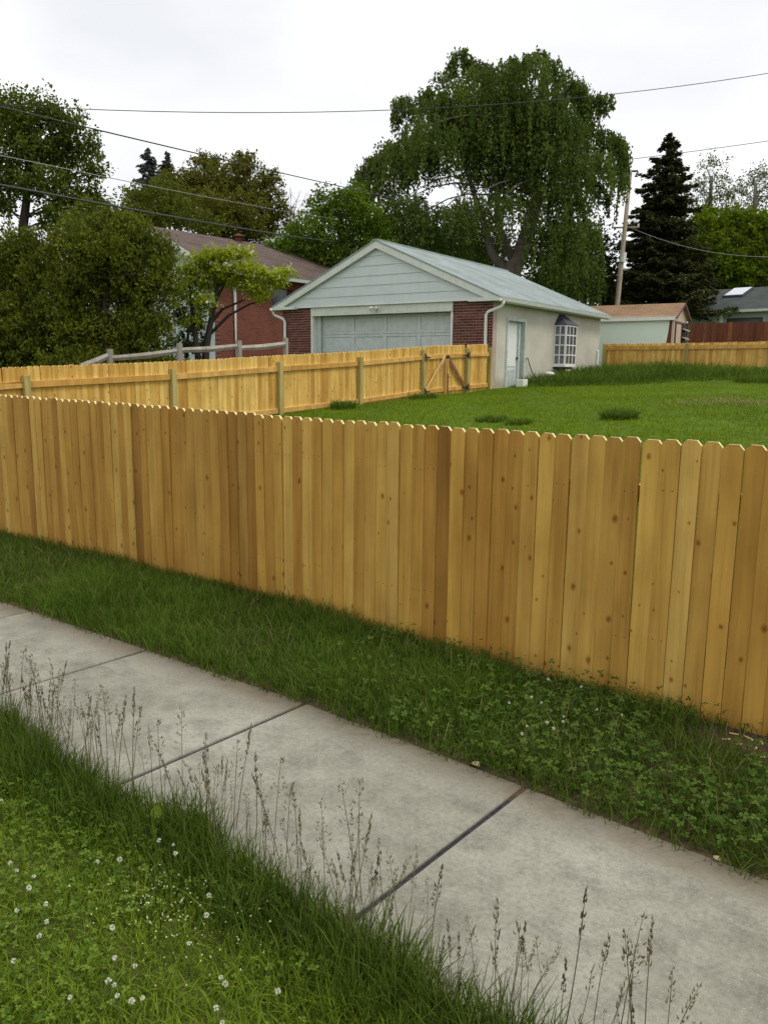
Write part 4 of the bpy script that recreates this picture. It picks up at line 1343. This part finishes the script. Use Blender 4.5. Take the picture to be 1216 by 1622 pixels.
tree('dark_tree', 'dark shady tree behind the utility pole and the garage eave', 'tree', gbase(910, 480, D - 3), [gbase(910, 480, D - 3), at(910, 450, D - 3), at(910, 410, D - 3), at(912, 370, D - 3)], 0.3,
     px_clumps([(860, 410, 44, 50), (910, 420, 46, 50), (955, 420, 34, 60), (900, 370, 40, 34), (935, 385, 24, 30), (860, 460, 50, 30), (940, 460, 50, 30)], D - 3), l_dark, m_bark_dark, 10, .26, 12, .2, .12)


# --- conifers
def conifer(label, tip, foot, half, dep, mat, n_tier, leafL, leafW, name='spruce_tree', dens=1.0):
    ptop_, pfoot = at(*tip, dep), at(*foot, dep)
    k = dep / F_PX
    b = np.array([pfoot[0], pfoot[1], float(gz(pfoot[0], pfoot[1])) - .1])
    tr = thing(name, label, 'tree', tuple(b))
    tl = np.array([b[0], b[1], ptop_[2]]) - b
    MB().tube([(0, 0, 0), tl * .5, tl], [0.3, 0.17, 0.02], 8).build('trunk', m_bark_dark, tr)
    H = tl[2]
    Cs, As, Ns, vv = [], [], [], []
    Rm = half * k
    z0 = pfoot[2] - b[2]
    for i in range(n_tier):
        t = (i + .5) / n_tier
        z = H - (H - z0) * t
        R = Rm * (0.05 + .95 * t ** .78) * random.uniform(.8, 1.12)
        nb = int(6 + 12 * t)
        for j in range(nb):
            a = random.random() * 2 * math.pi
            r = R * random.uniform(.6, 1.15)
            z = H - (H - z0) * (t + random.uniform(-.8, .8) / n_tier)
            m_ = int(dens * (14 + 55 * r))
            s = rng.random(m_) ** .7
            dv = np.array([math.cos(a), math.sin(a), 0])
            sd = np.array([-dv[1], dv[0], 0])
            dro = random.uniform(.15, .42)
            up_ = 0.18 * r * s ** 3
            w = rng.normal(size=m_) * r * 0.13 * (1.05 - s * .7)
            q = dv * (r * s)[:, None] + sd * w[:, None] + np.array([0, 0, 1.0]) * (z - dro * r * s + up_ - np.abs(w) * .3 + rng.normal(size=m_) * .05)[:, None]
            Cs.append(q)
            As.append(unit(dv + sd * rng.normal(size=m_)[:, None] * .8 + np.array([0, 0, -.35]) + rng.normal(size=(m_, 3)) * .25))
            Ns.append(unit(rng.normal(size=(m_, 3)) * .6 + np.array([0, 0, 1])))
            vv.append(np.clip(random.random() * .6 + .4 * rng.random(m_), 0, 1))
    C = np.concatenate(Cs)
    n = len(C)
    s = rng.uniform(.7, 1.3, n)
    V = leaf_quads(C, np.concatenate(As), np.concatenate(Ns), leafL * s, leafW * s)
    link('crown', leaf_mesh('crown', V, mat, np.concatenate(vv)), tr)
    print(name, n)
    return tr


conifer('tall dark spruce with pointed tip standing right behind the utility pole', (1036, 226), (1040, 480), 100, 43, l_spruce, 34, .26, .085, dens=1.5)
conifer('small bluish spruce peeping out behind the olive tree', (236, 241), (238, 330), 42, 62, l_blue, 14, .38, .14, dens=.6)
conifer('second bluish spruce with blunt top behind the olive tree', (266, 247), (268, 330), 40, 64, l_blue, 13, .38, .14, dens=.6)

# --- right-hand trees
D = 52
tree('airy_tree', 'pale airy tree in thin new leaf beside the spruce', 'tree', gbase(1124, 470, D), [gbase(1124, 470, D), at(1123, 440, D), at(1122, 380, D), at(1124, 330, D), at(1126, 280, D)], 0.22,
     px_clumps([(1128, 265, 24, 20), (1108, 292, 20, 18), (1148, 295, 18, 18), (1125, 310, 32, 20), (1100, 330, 22, 16), (1150, 330, 22, 18)], D), l_airy, m_bark_grey, 8, .28, 9, .16, .09)
tree('airy_tree', 'pale airy tree in thin new leaf above the charcoal roof', 'tree', gbase(1195, 470, D), [gbase(1195, 470, D), at(1194, 440, D), at(1192, 380, D), at(1194, 330, D), at(1196, 290, D)], 0.22,
     px_clumps([(1190, 282, 20, 18), (1210, 275, 22, 18), (1175, 305, 22, 18), (1205, 310, 26, 20), (1230, 300, 22, 26), (1190, 335, 28, 18)], D), l_airy, m_bark_grey, 8, .28, 9, .16, .09)
D = 49
tree('yellow_green_tree', 'yellow-green leafy tree with thin dark trunk beside the spruce', 'tree', gbase(1128, 480, D), [gbase(1128, 480, D), at(1126, 450, D), at(1124, 400, D), at(1122, 350, D)], 0.24,
     px_clumps([(1135, 352, 34, 22), (1118, 385, 34, 28), (1155, 385, 34, 28), (1135, 420, 44, 26), (1100, 410, 30, 40), (1110, 350, 22, 24), (1165, 350, 30, 24), (1165, 425, 40, 30)], D), l_yel, m_bark_dark, 18, .24, 12, .19, .12)
tree('yellow_green_tree', 'yellow-green leafy tree spreading over the charcoal roof', 'tree', gbase(1205, 480, D), [gbase(1205, 480, D), at(1204, 450, D), at(1202, 400, D), at(1203, 350, D)], 0.24,
     px_clumps([(1195, 358, 36, 24), (1225, 360, 30, 30), (1190, 395, 34, 28), (1225, 400, 30, 30), (1200, 425, 44, 24)], D), l_yel, m_bark_dark, 18, .24, 12, .19, .12)
D = 51
tree('dark_tree', 'low dark shrubby tree along the ridge of the charcoal roof', 'tree', gbase(1170, 490, D), [gbase(1170, 490, D), at(1170, 470, D), at(1170, 450, D), at(1170, 430, D)], 0.2,
     px_clumps([(1110, 440, 30, 30), (1150, 445, 40, 28), (1195, 445, 40, 30), (1235, 440, 30, 34), (1085, 450, 26, 36), (1170, 415, 50, 24), (1120, 405, 36, 26)], D), l_dark, m_bark_dark, 10, .26, 12, .2, .12)

# --- bare trees far off


def bare_tree(label, px, ytop, yb, dep, spread):
    b = gbase(px, yb, dep)
    tr = thing('bare_tree', label, 'tree', tuple(b), group=None)
    mb = MB()
    k = dep / F_PX
    H = at(px, ytop, dep)[2] - b[2]

    def grow(p, d, L, r, lvl):
        q = p + d * L
        mb.tube([p, (p + q) / 2 + rng.normal(size=3) * L * .04, q], [r, r * .8, r * .6], 5)
        if lvl == 0:
            return
        for _ in range(3 if lvl > 1 else 4):
            dd = unit(d + rng.normal(size=3) * .42 + np.array([0, 0, .18]))
            grow(p + d * L * random.uniform(.55, 1), dd, L * random.uniform(.5, .72), r * .55, lvl - 1)
    grow(np.zeros(3), np.array([0, 0, 1.0]), H * .47, .13, 4)
    mb.build('trunk', m_bark_grey, tr)
    return tr


bare_tree('bare grey tree standing against the sky beside the olive tree', 455, 262, 400, 62, 1)
bare_tree('smaller bare grey tree between the olive tree and the green tree', 492, 282, 400, 60, 1)

# --- flowering dogwood
D = 17.2
db = gbase(322, 565, D)
dg = thing('dogwood_tree', 'small flowering dogwood with tiered yellow-green leaves and cream blossoms', 'tree', tuple(db))
mb = MB()
tr_ = [db, at(326, 555, D), at(332, 520, D), at(340, 480, D), at(345, 450, D)]
mb.tube([p - db for p in tr_], [.09, .08, .065, .05, .03], 8)
mb.tube([p - db for p in (db, at(312, 550, D), at(306, 510, D), at(304, 470, D))], [.08, .065, .05, .03], 7)
for pts in (((334, 512), (352, 490), (380, 478), (410, 462)), ((332, 530), (362, 500), (395, 482), (440, 470)), ((304, 480), (300, 450), (296, 420)), ((340, 480), (360, 440), (385, 420)), ((345, 452), (400, 430), (450, 436))):
    mb.tube([at(x, y, D + .2 * i) - db for i, (x, y) in enumerate(pts)], list(np.linspace(.04, .012, len(pts))), 6)
mb.build('trunk', m_bark_dark, dg, smooth=True)
dcl = px_clumps([(318, 412, 34, 10), (352, 404, 36, 11), (385, 400, 24, 8), (300, 430, 26, 12), (340, 428, 46, 12), (392, 426, 34, 10), (425, 436, 32, 9), (452, 432, 20, 7), (325, 450, 40, 12), (372, 446, 34, 8), (405, 456, 34, 9), (300, 470, 26, 16), (325, 480, 26, 14), (415, 470, 22, 7), (440, 446, 20, 7), (310, 505, 20, 14), (292, 450, 16, 14)], D, 1.0)
V, v = clump_leaves(dcl, 110, .08, 8, .075, .042, 1.6, 0, .6)
link('crown', leaf_mesh('crown', V - db, l_dog, v), dg)
V, v = clump_leaves([(c + np.array([0, 0, rz * .35]), rx, ry, rz * .6) for c, rx, ry, rz in dcl[2:15]], 17, .09, 4, .07, .06, 2.5, 0, .6)
link('blossom', leaf_mesh('blossom', V - db, l_bloss, v), dg)

D = 18.6
tree('dark_shrub', 'low dark shrub in the shade under the dogwood branches', 'shrub', gbase(296, 570, D), [gbase(296, 570, D), at(296, 560, D), at(298, 530, D), at(298, 500, D)], 0.05,
     px_clumps([(290, 500, 20, 24), (312, 510, 18, 26), (282, 545, 20, 20), (308, 548, 24, 18), (325, 535, 10, 24), (278, 475, 16, 18)], D), l_dark, m_bark_dark, 45, .1, 10, .09, .055)

# --- far woods closing the horizon
cl = []
for i in range(90):
    a = -math.radians(95) + math.radians(120) * i / 89
    R = random.uniform(80, 120)
    x_, y_ = R * math.sin(a), R * math.cos(a)
    hgt = random.uniform(5, 9)
    cl.append((np.array([x_, y_, float(gz(x_, y_)) + hgt * .5]), random.uniform(4, 7), 4.0, hgt * .55))
V, v = clump_leaves(cl, .5, .8, 10, .7, .45, .5, 0, .5)
tag(link('far_woods', leaf_mesh('far_woods', V, l_dark, v)), 'far dark band of woods closing the view behind the houses', 'woods', kind='stuff')


# ------------------------------------------------------------------ grass
def blades(P, h, w, lean, seg=3, curl=1.0, ang=None):
    """P (N,3) roots; returns verts, flat faces, sizes for curved tapering blades"""
    n = len(P)
    th = rng.random(n) * 2 * math.pi if ang is None else ang
    d = np.stack([np.cos(th), np.sin(th), np.zeros(n)], -1)
    fa = th + math.pi / 2 + rng.normal(size=n) * .6
    sd = np.stack([np.cos(fa), np.sin(fa), np.zeros(n)], -1)
    vs_ = []
    for i in range(seg):
        t = i / seg
        c = P + d * (lean * h * t ** (1 + curl * .6))[:, None] + np.array([0, 0, 1.0]) * (h * t * (1 - .35 * np.minimum(lean, 1.3) * t))[:, None]
        ww = (w * (1 - .55 * t) / 2)[:, None]
        vs_ += [c - sd * ww, c + sd * ww]
    c = P + d * (lean * h)[:, None] + np.array([0, 0, 1.0]) * (h * (1 - .35 * np.minimum(lean, 1.3)))[:, None]
    vs_.append(c)
    k = 2 * seg + 1
    V = np.stack(vs_, 1).reshape(-1, 3)
    b = (np.arange(n) * k)[:, None]
    fl = []
    for i in range(seg - 1):
        fl.append(b + np.array([[2 * i, 2 * i + 1, 2 * i + 3, 2 * i + 2]]))
    tri = b + np.array([[2 * seg - 2, 2 * seg - 1, 2 * seg]])
    per = np.concatenate(fl + [tri], 1).ravel()
    sizes = np.tile(np.array([4] * (seg - 1) + [3]), n)
    return V, per, sizes, k


def grass_obj(name, label, P, h, w, lean, mat, seg=3, vary=None, ang=None):
    V, fl, sz, k = blades(P, h, w, lean, seg, 1.0, ang)
    va = rng.random(len(P)) if vary is None else vary
    o = link(name, np_mesh(name, V, fl, sz, mat, np.repeat(va, k)))
    return tag(o, label, 'grass', kind='stuff')


def scatter(n, x0, x1, y0, y1):
    return rng.uniform(x0, x1, n), rng.uniform(y0, y1, n)


def root(x, y, dz=-0.005):
    return np.stack([x, y, gz(x, y) + dz], -1)


gm_lawn = mat_leaf('lawn_blade', (0.092, 0.155, 0.01), (0.25, 0.335, 0.03), 0.35, .5, .45, 2.2)
gm_edge = mat_leaf('edge_blade', (0.038, 0.074, 0.008), (0.115, 0.165, 0.024), 0.35, .5, .35, 2.5)
gm_verge = mat_leaf('verge_blade', (0.04, 0.08, 0.008), (0.125, 0.19, 0.024), 0.35, .5, .5, 1.6)
gm_yard = mat_leaf('yard_blade', (0.088, 0.15, 0.006), (0.205, 0.272, 0.014), 0.35, .5, .7, .35)
gm_tall = mat_leaf('tall_blade', (0.045, 0.086, 0.01), (0.13, 0.19, 0.026), 0.3, .5, .5, .8)
gm_clover = mat_leaf('clover_leaf', (0.066, 0.128, 0.012), (0.175, 0.255, 0.036), 0.3, .5, .4, 3)
gm_vclover = mat_leaf('verge_clover_leaf', (0.038, 0.082, 0.012), (0.118, 0.178, 0.030), 0.3, .5, .5, 3)
gm_straw = mat_leaf('dry_blade', (0.16, 0.14, 0.06), (0.34, 0.30, 0.14), 0.2, .6, .3, 3)
gm_stalk = mat_leaf('seed_stalk', (0.095, 0.085, 0.055), (0.20, 0.18, 0.10), 0.15, .7, .2, 3)
gm_bud = mat_leaf('tiny_pale_bud', (0.42, 0.46, 0.22), (0.62, 0.64, 0.40), 0.2, .6, .2, 3)

# near lawn: short clover turf (y below the sidewalk)
edge_y = lambda x: 1.50 + curve_y(x) * .6 + 0.05 * vnoise(x * 3.1, x * 0 + 1.0, 3.0)
n = 105000
x, y = scatter(n, -5.0, 0.5, -0.1, 1.6)
d_edge = edge_y(x) - y
keep = (d_edge > -0.02) & (rng.random(n) < np.where(np.hypot(x, y) < 4.6, 1, .6))
x, y, d_edge = x[keep], y[keep], d_edge[keep]
h = rng.uniform(.03, .085, len(x)) * (1 + .5 * vnoise(x * 2, y * 2, 1))
grass_obj('lawn_grass', 'short bright lawn grass beside the sidewalk, mixed with clover', root(x, y), h, rng.uniform(.0028, .0055, len(x)), rng.uniform(.2, 1.2, len(x)), gm_lawn, 3)
# long unmown fringe hanging over the near border of the sidewalk
n = 21000
x = rng.uniform(-5.8, 0.5, n)
y = edge_y(x) + np.abs(rng.normal(size=n)) * -.12 + rng.uniform(0, .13, n) * (0.5 + 0.5 * vnoise(x * 4.3, x * 0, 5))
h = rng.uniform(.07, .19, n) * (1 + .3 * vnoise(x * 5, y, 2))
grass_obj('fringe_grass', 'long dark unmown grass fringe overhanging the lawn border of the sidewalk', root(x, y), h, rng.uniform(.003, .0055, n), rng.uniform(.1, .8, n), gm_edge, 4)
# verge between sidewalk and fence
n = 105000
x, y = scatter(n, -11.0, 1.0, 2.5, 3.80)
cy = curve_y(x)
y = y + cy
fy = y - cy
far_edge = 2.60 + .035 * vnoise(x * 4, x * 0, 6)
bare = np.clip(1.3 * np.exp(-(((x + 0.70) / .42) ** 2 + ((fy - 3.50) / .17) ** 2)), 0, 1)
thin = np.where(x < -5.5, .62, 1.0)
keep = (y < np.where(x > -4.19, 3.655, 3.655 - .062 * (-4.19 - x))) & (fy > far_edge - .05) & (rng.random(n) < thin * (1 - bare)) & (rng.random(n) < np.where(fy < far_edge + .02, .4, 1))
x, y, fy = x[keep], y[keep], fy[keep]
h = rng.uniform(.06, .17, len(x)) * (1 + .45 * vnoise(x * 1.9, y * 2.4, 4)) * np.where(fy > 3.5, .75, 1) * np.where(x > -1.9, .8, 1)
grass_obj('verge_grass', 'shaggy dark green grass strip between the sidewalk and the cedar fence', root(x, y), h, rng.uniform(.003, .0065, len(x)), rng.uniform(.2, 1.1, len(x)), gm_verge, 3)
# dry blades mixed in
n = 1500
x, y = scatter(n, -7, .6, 2.62, 3.6)
grass_obj('dry_grass', 'thin pale dry grass blades caught in the verge strip', root(x, y + curve_y(x)), rng.uniform(.08, .2, n), rng.uniform(.0018, .003, n), rng.uniform(.2, 1.2, n), gm_straw, 3)
# yard lawn
n = 150000
x, y = scatter(n, -11.0, 3.0, 3.8, 25.8)
keep = (x / np.maximum(y, 1) < .05) & (rng.random(n) < np.where(y < 7, .35, 1)) & (rng.random(n) < np.interp(y, [4, 10, 18, 26], [1, 1, .75, .55])) & (rng.random(n) < np.where((x > -7) & (y > 17) & (y < 19.5) & (vnoise(x * 2, y * 2, 9) > .15), .35, 1))
x, y = x[keep], y[keep]
gxl = np.cos(GPHI) * (x + 11.112) + np.sin(GPHI) * (y - 17.908)
keep = ~((y > 17.75) & (gxl < -.22))
x, y = x[keep], y[keep]
h = rng.uniform(.035, .085, len(x)) * (1 + .4 * vnoise(x, y, 7))
grass_obj('yard_grass', 'bright green lawn of the fenced back yard', root(x, y), h, rng.uniform(.008, .016, len(x)), rng.uniform(.2, 1.1, len(x)), gm_yard, 2)
# tall rough grass before the back fence
n = 42000
x, y = scatter(n, -11.6, 1.0, 18.3, 25.8)
front_e = np.interp(x, [-11.6, -10.6, -9.8, -8.6, -7.5, -6, 1], [18.9, 19.2, 19.6, 20.2, 22.0, 22.2, 22.0]) + .5 * vnoise(x * 1.5, x * 0, 3)
gxl = np.cos(GPHI) * (x + 11.112) + np.sin(GPHI) * (y - 17.908)
keep = (y > front_e) & ~(gxl < -.2) & (x / y < .05)
x, y, front_e = x[keep], y[keep], front_e[keep]
h = rng.uniform(.2, .46, len(x)) * np.clip((y - front_e) / .8, .35, 1) * (1 + .3 * vnoise(x * 2.2, y * 2.2, 8))
grass_obj('tall_grass', 'tall dark rough grass heaped before the back fence and under the bay window', root(x, y), h, rng.uniform(.012, .022, len(x)), rng.uniform(.2, .9, len(x)), gm_tall, 3)


def tuft(label, cx, cy, r, hh, n, cat='grass tuft'):
    rr = r * np.sqrt(rng.random(n))
    a = rng.random(n) * 6.283
    px_, py_ = cx + rr * np.cos(a), cy + rr * np.sin(a)
    b = np.array([cx, cy, float(gz(cx, cy))])
    V, fl, sz, k = blades(root(px_, py_) - b, rng.uniform(.5, 1, n) * hh, rng.uniform(.010, .018, n), rng.uniform(.2, 1.1, n), 3)
    o = link('grass_tuft', np_mesh('grass_tuft', V, fl, sz, gm_tall, np.repeat(rng.random(n), k)), None, b)
    return tag(o, label, cat)




def hit(px, py):
    """where a sight line meets the yard surface"""
    d = fw + RT * (px - PW / 2) / F_PX - UP * (py - PH / 2) / F_PX
    for t in np.linspace(4, 40, 3600):
        p = np.array([0, 0, EYE]) + d * t
        if p[2] < float(gz(p[0], p[1])):
            return p
    return p


def tuft_at(label, px, py, r, hh, n):
    p = hit(px, py)
    tuft(label, float(p[0]), float(p[1]), r, hh, n)


tuft_at('lone dark grass tuft in the middle of the yard lawn', 980, 664, .27, .24, 800)
tuft_at('flat dark grass tuft in the yard lawn close behind the street fence', 778, 668, .26, .15, 500)
tuft_at('flat dark grass tuft on the lawn between gate and street fence', 822, 672, .2, .14, 350)
tuft_at('broad dark tuft at the front of the tall grass by the back fence', 1195, 606, .5, .3, 600)
tuft('weedy tuft at the foot of the side fence by its middle posts', -10.7, 11.6, .25, .26, 400)
tuft('weedy tuft at the foot of the gate post', -10.7, 14.2, .3, .18, 400)
p = hit(1150, 637)
n = 1400
x, y = p[0] + rng.normal(size=n) * .55, p[1] + rng.normal(size=n) * .5
grass_obj('dry_grass', 'thin straw-coloured bare patch in the yard lawn', root(x, y), rng.uniform(.03, .09, n), rng.uniform(.008, .014, n), rng.uniform(.4, 1.3, n), gm_straw, 2)


# clover patches
def clover(name, label, x, y, hmin, hmax, size, mat=gm_clover):
    n = len(x)
    b = root(x, y)
    hh = rng.uniform(hmin, hmax, n)
    lean = rng.normal(size=(n, 2)) * .02
    top = b + np.stack([lean[:, 0], lean[:, 1], hh], -1)
    tilt = unit(rng.normal(size=(n, 3)) * .35 + np.array([0, 0, 1]))
    a0 = rng.random(n) * 6.283
    V = []
    sz = size * rng.uniform(.6, 1.3, n)
    for j in range(3):
        a = a0 + j * 2.094
        d = np.stack([np.cos(a), np.sin(a), np.zeros(n)], -1)
        d = unit(d - tilt * np.sum(d * tilt, -1, keepdims=True))
        s_ = np.cross(tilt, d)
        S = sz[:, None]
        cup = tilt * S * .18
        V.append(np.stack([top, top + d * S * .62 + s_ * S * .52 + cup, top + d * S * 1.08 + s_ * S * .22 + cup * .4, top + d * S * 1.08 - s_ * S * .22 + cup * .4, top + d * S * .62 - s_ * S * .52 + cup], 1))
    V = np.stack(V, 1).reshape(-1, 3)
    nf = 3 * n
    o = link(name, np_mesh(name, V, np.arange(nf * 5), np.full(nf, 5), mat, np.repeat(rng.random(n), 15)))
    return tag(o, label, 'clover', kind='stuff')


n = 17000
x, y = scatter(n, -4.6, .4, 0, 1.5)
m_ = (vnoise(x * 2.3, y * 2.3, 12) > -.25) & (y < edge_y(x) - .03)
clover('lawn_clover', 'three-leaved clover growing through the short lawn beside the sidewalk', x[m_], y[m_], .03, .075, .0092)
n = 6500
x, y = scatter(n, -2.9, .9, 2.6, 3.6)
m_ = (rng.random(n) < np.interp(x, [-2.9, -2.0, -1.2, .9], [.1, .6, 1, 1])) & ((vnoise(x * 3, y * 3, 15) > -.35) | (y < 2.78)) & (rng.random(n) > 1.3 * np.exp(-(((x + .70) / .42) ** 2 + ((y - 3.50) / .17) ** 2)))
clover('verge_clover', 'dense clover patch in the verge beside the cedar fence', x[m_], y[m_], .03, .13, .014, gm_vclover)

# clover blossoms
bl_mesh = []
for v_ in range(3):
    mb = MB()
    r = .0065
    for _ in range(44):
        d = unit(rng.normal(size=3) + np.array([0, 0, .5]))
        p = np.array([0, 0, .0]) + d * r * .35
        e = d * r
        sdv = unit(np.cross(d, rng.normal(size=3))) * r * .28
        mb.poly([p - sdv * .4, p + sdv * .4, e + sdv, e + d * r * .25, e - sdv], [(0, 1, 2, 3, 4)])
    bl_mesh.append(mb)
m_bloom = mat_plain('white_clover_petals', (0.64, 0.65, 0.50), .8, 300, .15, 0)
m_stem = mat_plain('clover_stem', (0.09, 0.14, 0.04), .7, 60, .2, 0)
bl_data = [m.mesh('blossom_head', m_bloom) for m in bl_mesh]
stem_data = MB().tube([(0.004, 0, -.1), (0.002, .001, -.05), (0, 0, 0)], .0012, 4).mesh('stem', m_stem)


def blossom(px, py, label, grp, zz):
    d = fw + RT * (px - PW / 2) / F_PX - UP * (py - PH / 2) / F_PX
    t = (zz - EYE) / d[2]
    p = np.array([0, 0, EYE]) + d * t
    o = link('clover_blossom', None, None, (p[0], p[1], float(gz(p[0], p[1]))))
    tag(o, label, 'flower', grp)
    hgt = zz - float(gz(p[0], p[1]))
    s = random.uniform(.7, 1.1)
    hd = link('flower_head', random.choice(bl_data), o, (0, 0, hgt))
    hd.scale = (s, s, s)
    hd.rotation_euler = (random.uniform(-.3, .3), random.uniform(-.3, .3), random.random() * 6)
    st = link('stem', stem_data, o, (0, 0, hgt))
    st.scale = (1, 1, hgt / .1)


for (px, py) in [(3, 1268), (17, 1367), (27, 1379), (54, 1388), (155, 1365), (190, 1361), (46, 1406), (27, 1442), (73, 1432), (74, 1460), (182, 1517), (172, 1554), (214, 1530), (111, 1580), (226, 1581), (186, 1577), (331, 1418), (350, 1548), (357, 1558), (342, 1597), (352, 1620), (299, 1494), (275, 1338), (278, 1352), (178, 1469), (252, 1331), (209, 1586), (22, 1522), (181, 1560), (327, 1450), (63, 1483), (440, 1570)]:
    blossom(px, py, 'small white clover blossom standing in the short lawn across the sidewalk from the fence', 'white clover blossoms in the lawn', random.uniform(.07, .095))
for (px, py) in [(868, 1076), (920, 1088), (841, 1104), (857, 1113), (806, 1113), (892, 1135), (891, 1143), (834, 1150), (876, 1154), (826, 1162), (945, 1124), (984, 1132), (866, 1145)]:
    blossom(px, py, 'small white clover blossom in the verge close to the cedar fence', 'white clover blossoms beside the fence', random.uniform(.10, .13))

# tiny pale buds of a weed patch in the lawn
bx, by = [], []
c0 = np.array([0, 0, EYE]) + (fw + RT * (268 - PW / 2) / F_PX - UP * (1440 - PH / 2) / F_PX) * ((.05 - EYE) / (fw + RT * (268 - PW / 2) / F_PX - UP * (1440 - PH / 2) / F_PX)[2])
n = 300
q = c0 + rng.normal(size=(n, 3)) * np.array([.17, .09, 0])
q[:, 2] = gz(q[:, 0], q[:, 1]) + rng.uniform(.05, .11, n)
V = leaf_quads(q, rng.normal(size=(n, 3)), unit(rng.normal(size=(n, 3)) + np.array([0, 0, 1.5])), rng.uniform(.004, .008, n), rng.uniform(.004, .007, n))
tag(link('weed_bloom', leaf_mesh('weed_bloom', V, gm_bud, rng.random(n))), 'patch of tiny pale weed blooms in the short lawn', 'weeds', kind='stuff')

# broad yellow-green leaves standing in the lawn


def broad_leaf(px, py, zz, L, W, label):
    d = fw + RT * (px - PW / 2) / F_PX - UP * (py - PH / 2) / F_PX
    p = np.array([0, 0, EYE]) + d * ((zz - EYE) / d[2])
    o0 = np.array([p[0], p[1], float(gz(p[0], p[1]))])
    zr = zz - o0[2]
    a = rng.random() * 6.28
    t = RT * .3 + UP * .85
    sd = unit(np.cross(t, fw))
    c = np.array([0, 0, zr])
    mb = MB()
    mb.tube([(0, 0, 0), c - t * L * .5], .0012, 4)
    prof = [(-.5, 0), (-.3, .42), (0, .5), (.25, .34), (.5, 0), (.25, -.34), (0, -.5), (-.3, -.42)]
    cen = c + fw * .004
    pts = [cen] + [c + t * L * u + sd * W * w_ for u, w_ in prof]
    mb.poly(pts, [(0, i, i % 8 + 1) for i in range(1, 9)])
    o = mb.build('broad_leaf', m_leafy, None, o0)
    return tag(o, label, 'leaf')


m_leafy = mat_leaf('broad_yellow_leaf', (0.16, 0.23, 0.03), (0.22, 0.29, 0.05), .4)
broad_leaf(248, 1286, .10, .055, .04, 'heart-shaped yellow-green leaf at the fringe of tall seeding grass')
broad_leaf(272, 1534, .08, .028, .02, 'small pale leaf lying in the clover of the short lawn')

# seeding grass stalks
stalks = []
for v_ in range(9):
    mb = MB()
    H = 1.0
    bx_, by_ = random.uniform(-.12, .12), random.uniform(-.08, .08)
    pts = [(bx_ * t * t, by_ * t * t, t) for t in np.linspace(0, 1, 6)]
    mb.tube(pts, [.0042, .0038, .0034, .0030, .0026, .0012], 4)
    kind = v_ % 3
    nsp = 26 if kind else 34
    for i in range(nsp):
        t = random.uniform(.62 if kind == 1 else .7, 1.0)
        a = random.random() * 6.283
        out = (0.012 if kind == 0 else (.05 if kind == 1 else .022)) * (1.15 - t) * 2.2
        c = np.array([bx_ * t * t + math.cos(a) * out, by_ * t * t + math.sin(a) * out, t + out * .5])
        b0 = np.array([bx_ * t * t, by_ * t * t, t - .01])
        d = unit(c - b0 + np.array([0, 0, .02]))
        sdv = unit(np.cross(d, rng.normal(size=3))) * .0065
        if kind == 1:
            mb.poly([b0 - sdv * .12, b0 + sdv * .12, c], [(0, 1, 2)])
        mb.poly([c - d * .005, c + sdv, c + d * .030, c - sdv], [(0, 1, 2, 3)])
    me = mb.mesh('grass_stalk', gm_stalk)
    a_ = me.attributes.new('vary', 'FLOAT', 'POINT')
    a_.data.foreach_set('value', np.full(len(me.vertices), random.random(), dtype=np.float32))
    stalks.append(me)
nst = 0
while nst < 240:
    x = random.uniform(-4.6, -.45)
    w_ = 0.35 + 0.65 * (0.5 + 0.5 * math.sin(x * 4.1 + 1.0)) * (1.0 if x < -1.0 else 1.0)
    if random.random() > w_:
        continue
    y = float(edge_y(x)) + random.uniform(-.06, .14)
    o = link('grass_stalk', random.choice(stalks), None, (x, y, float(gz(x, y)) - .01))
    hgt = random.uniform(.20, .44)
    o.scale = (hgt * 1.0, hgt * 1.0, hgt)
    o.rotation_euler = (random.gauss(0, .11), random.gauss(.02, .11), random.random() * 6.283)
    tag(o, 'thin seeding grass stalk standing up from the long fringe against the concrete', 'grass stalk', 'seeding grass stalks along the sidewalk')
    nst += 1

# dry leaves and chips lying about


def ground_pt(px, py, zz):
    d = fw + RT * (px - PW / 2) / F_PX - UP * (py - PH / 2) / F_PX
    return np.array([0, 0, EYE]) + d * ((zz - EYE) / d[2])


def dry_leaf(px, py, L, label, mat):
    p = ground_pt(px, py, .004)
    a = random.random() * 6.28
    prof = [(-.5, 0, 0), (-.28, .3, .10), (0, .42, .16), (.28, .26, .12), (.5, 0, .05), (.28, -.3, .14), (0, -.40, .2), (-.28, -.26, .08)]
    ca, sa = math.cos(a), math.sin(a)
    pts = [(0, 0, .02 * L)] + [((u * ca - w * sa) * L, (u * sa + w * ca) * L, h_ * L) for u, w, h_ in prof]
    tag(MB().poly(pts, [(0, i, i % 8 + 1) for i in range(1, 9)]).build('dry_leaf', mat, None, p), label, 'leaf')


m_dry = mat_plain('dry_leaf_tan', (0.42, 0.34, 0.20), .8, 60, .3, .1)
dry_leaf(752, 1211, .05, 'curled tan leaf on the slab border just beside the verge grass', m_dry)
dry_leaf(1134, 1360, .03, 'small yellowed leaf on the sidewalk near the clover patch', m_dry)
for (px, py) in [(1162, 1162), (1184, 1168), (1196, 1185), (1176, 1194), (1188, 1203), (1170, 1178), (1206, 1176), (1208, 1198), (1150, 1170), (1190, 1172)]:
    p = ground_pt(px, py, .015)
    L = random.uniform(.010, .026)
    o = MB().box(-L, L, -.004, .004, 0, .003).build('wood_chip', m_rail, None, (p[0], p[1], float(gz(p[0], p[1])) + .002), random.random() * 3)
    tag(o, 'small pale wood chip on the bare soil at the foot of the fence', 'wood chip', 'wood chips on the bare soil')

tris = sum(len(p.vertices) - 2 for me in bpy.data.meshes for p in me.polygons) if False else 0
print('objects', len(bpy.data.objects))
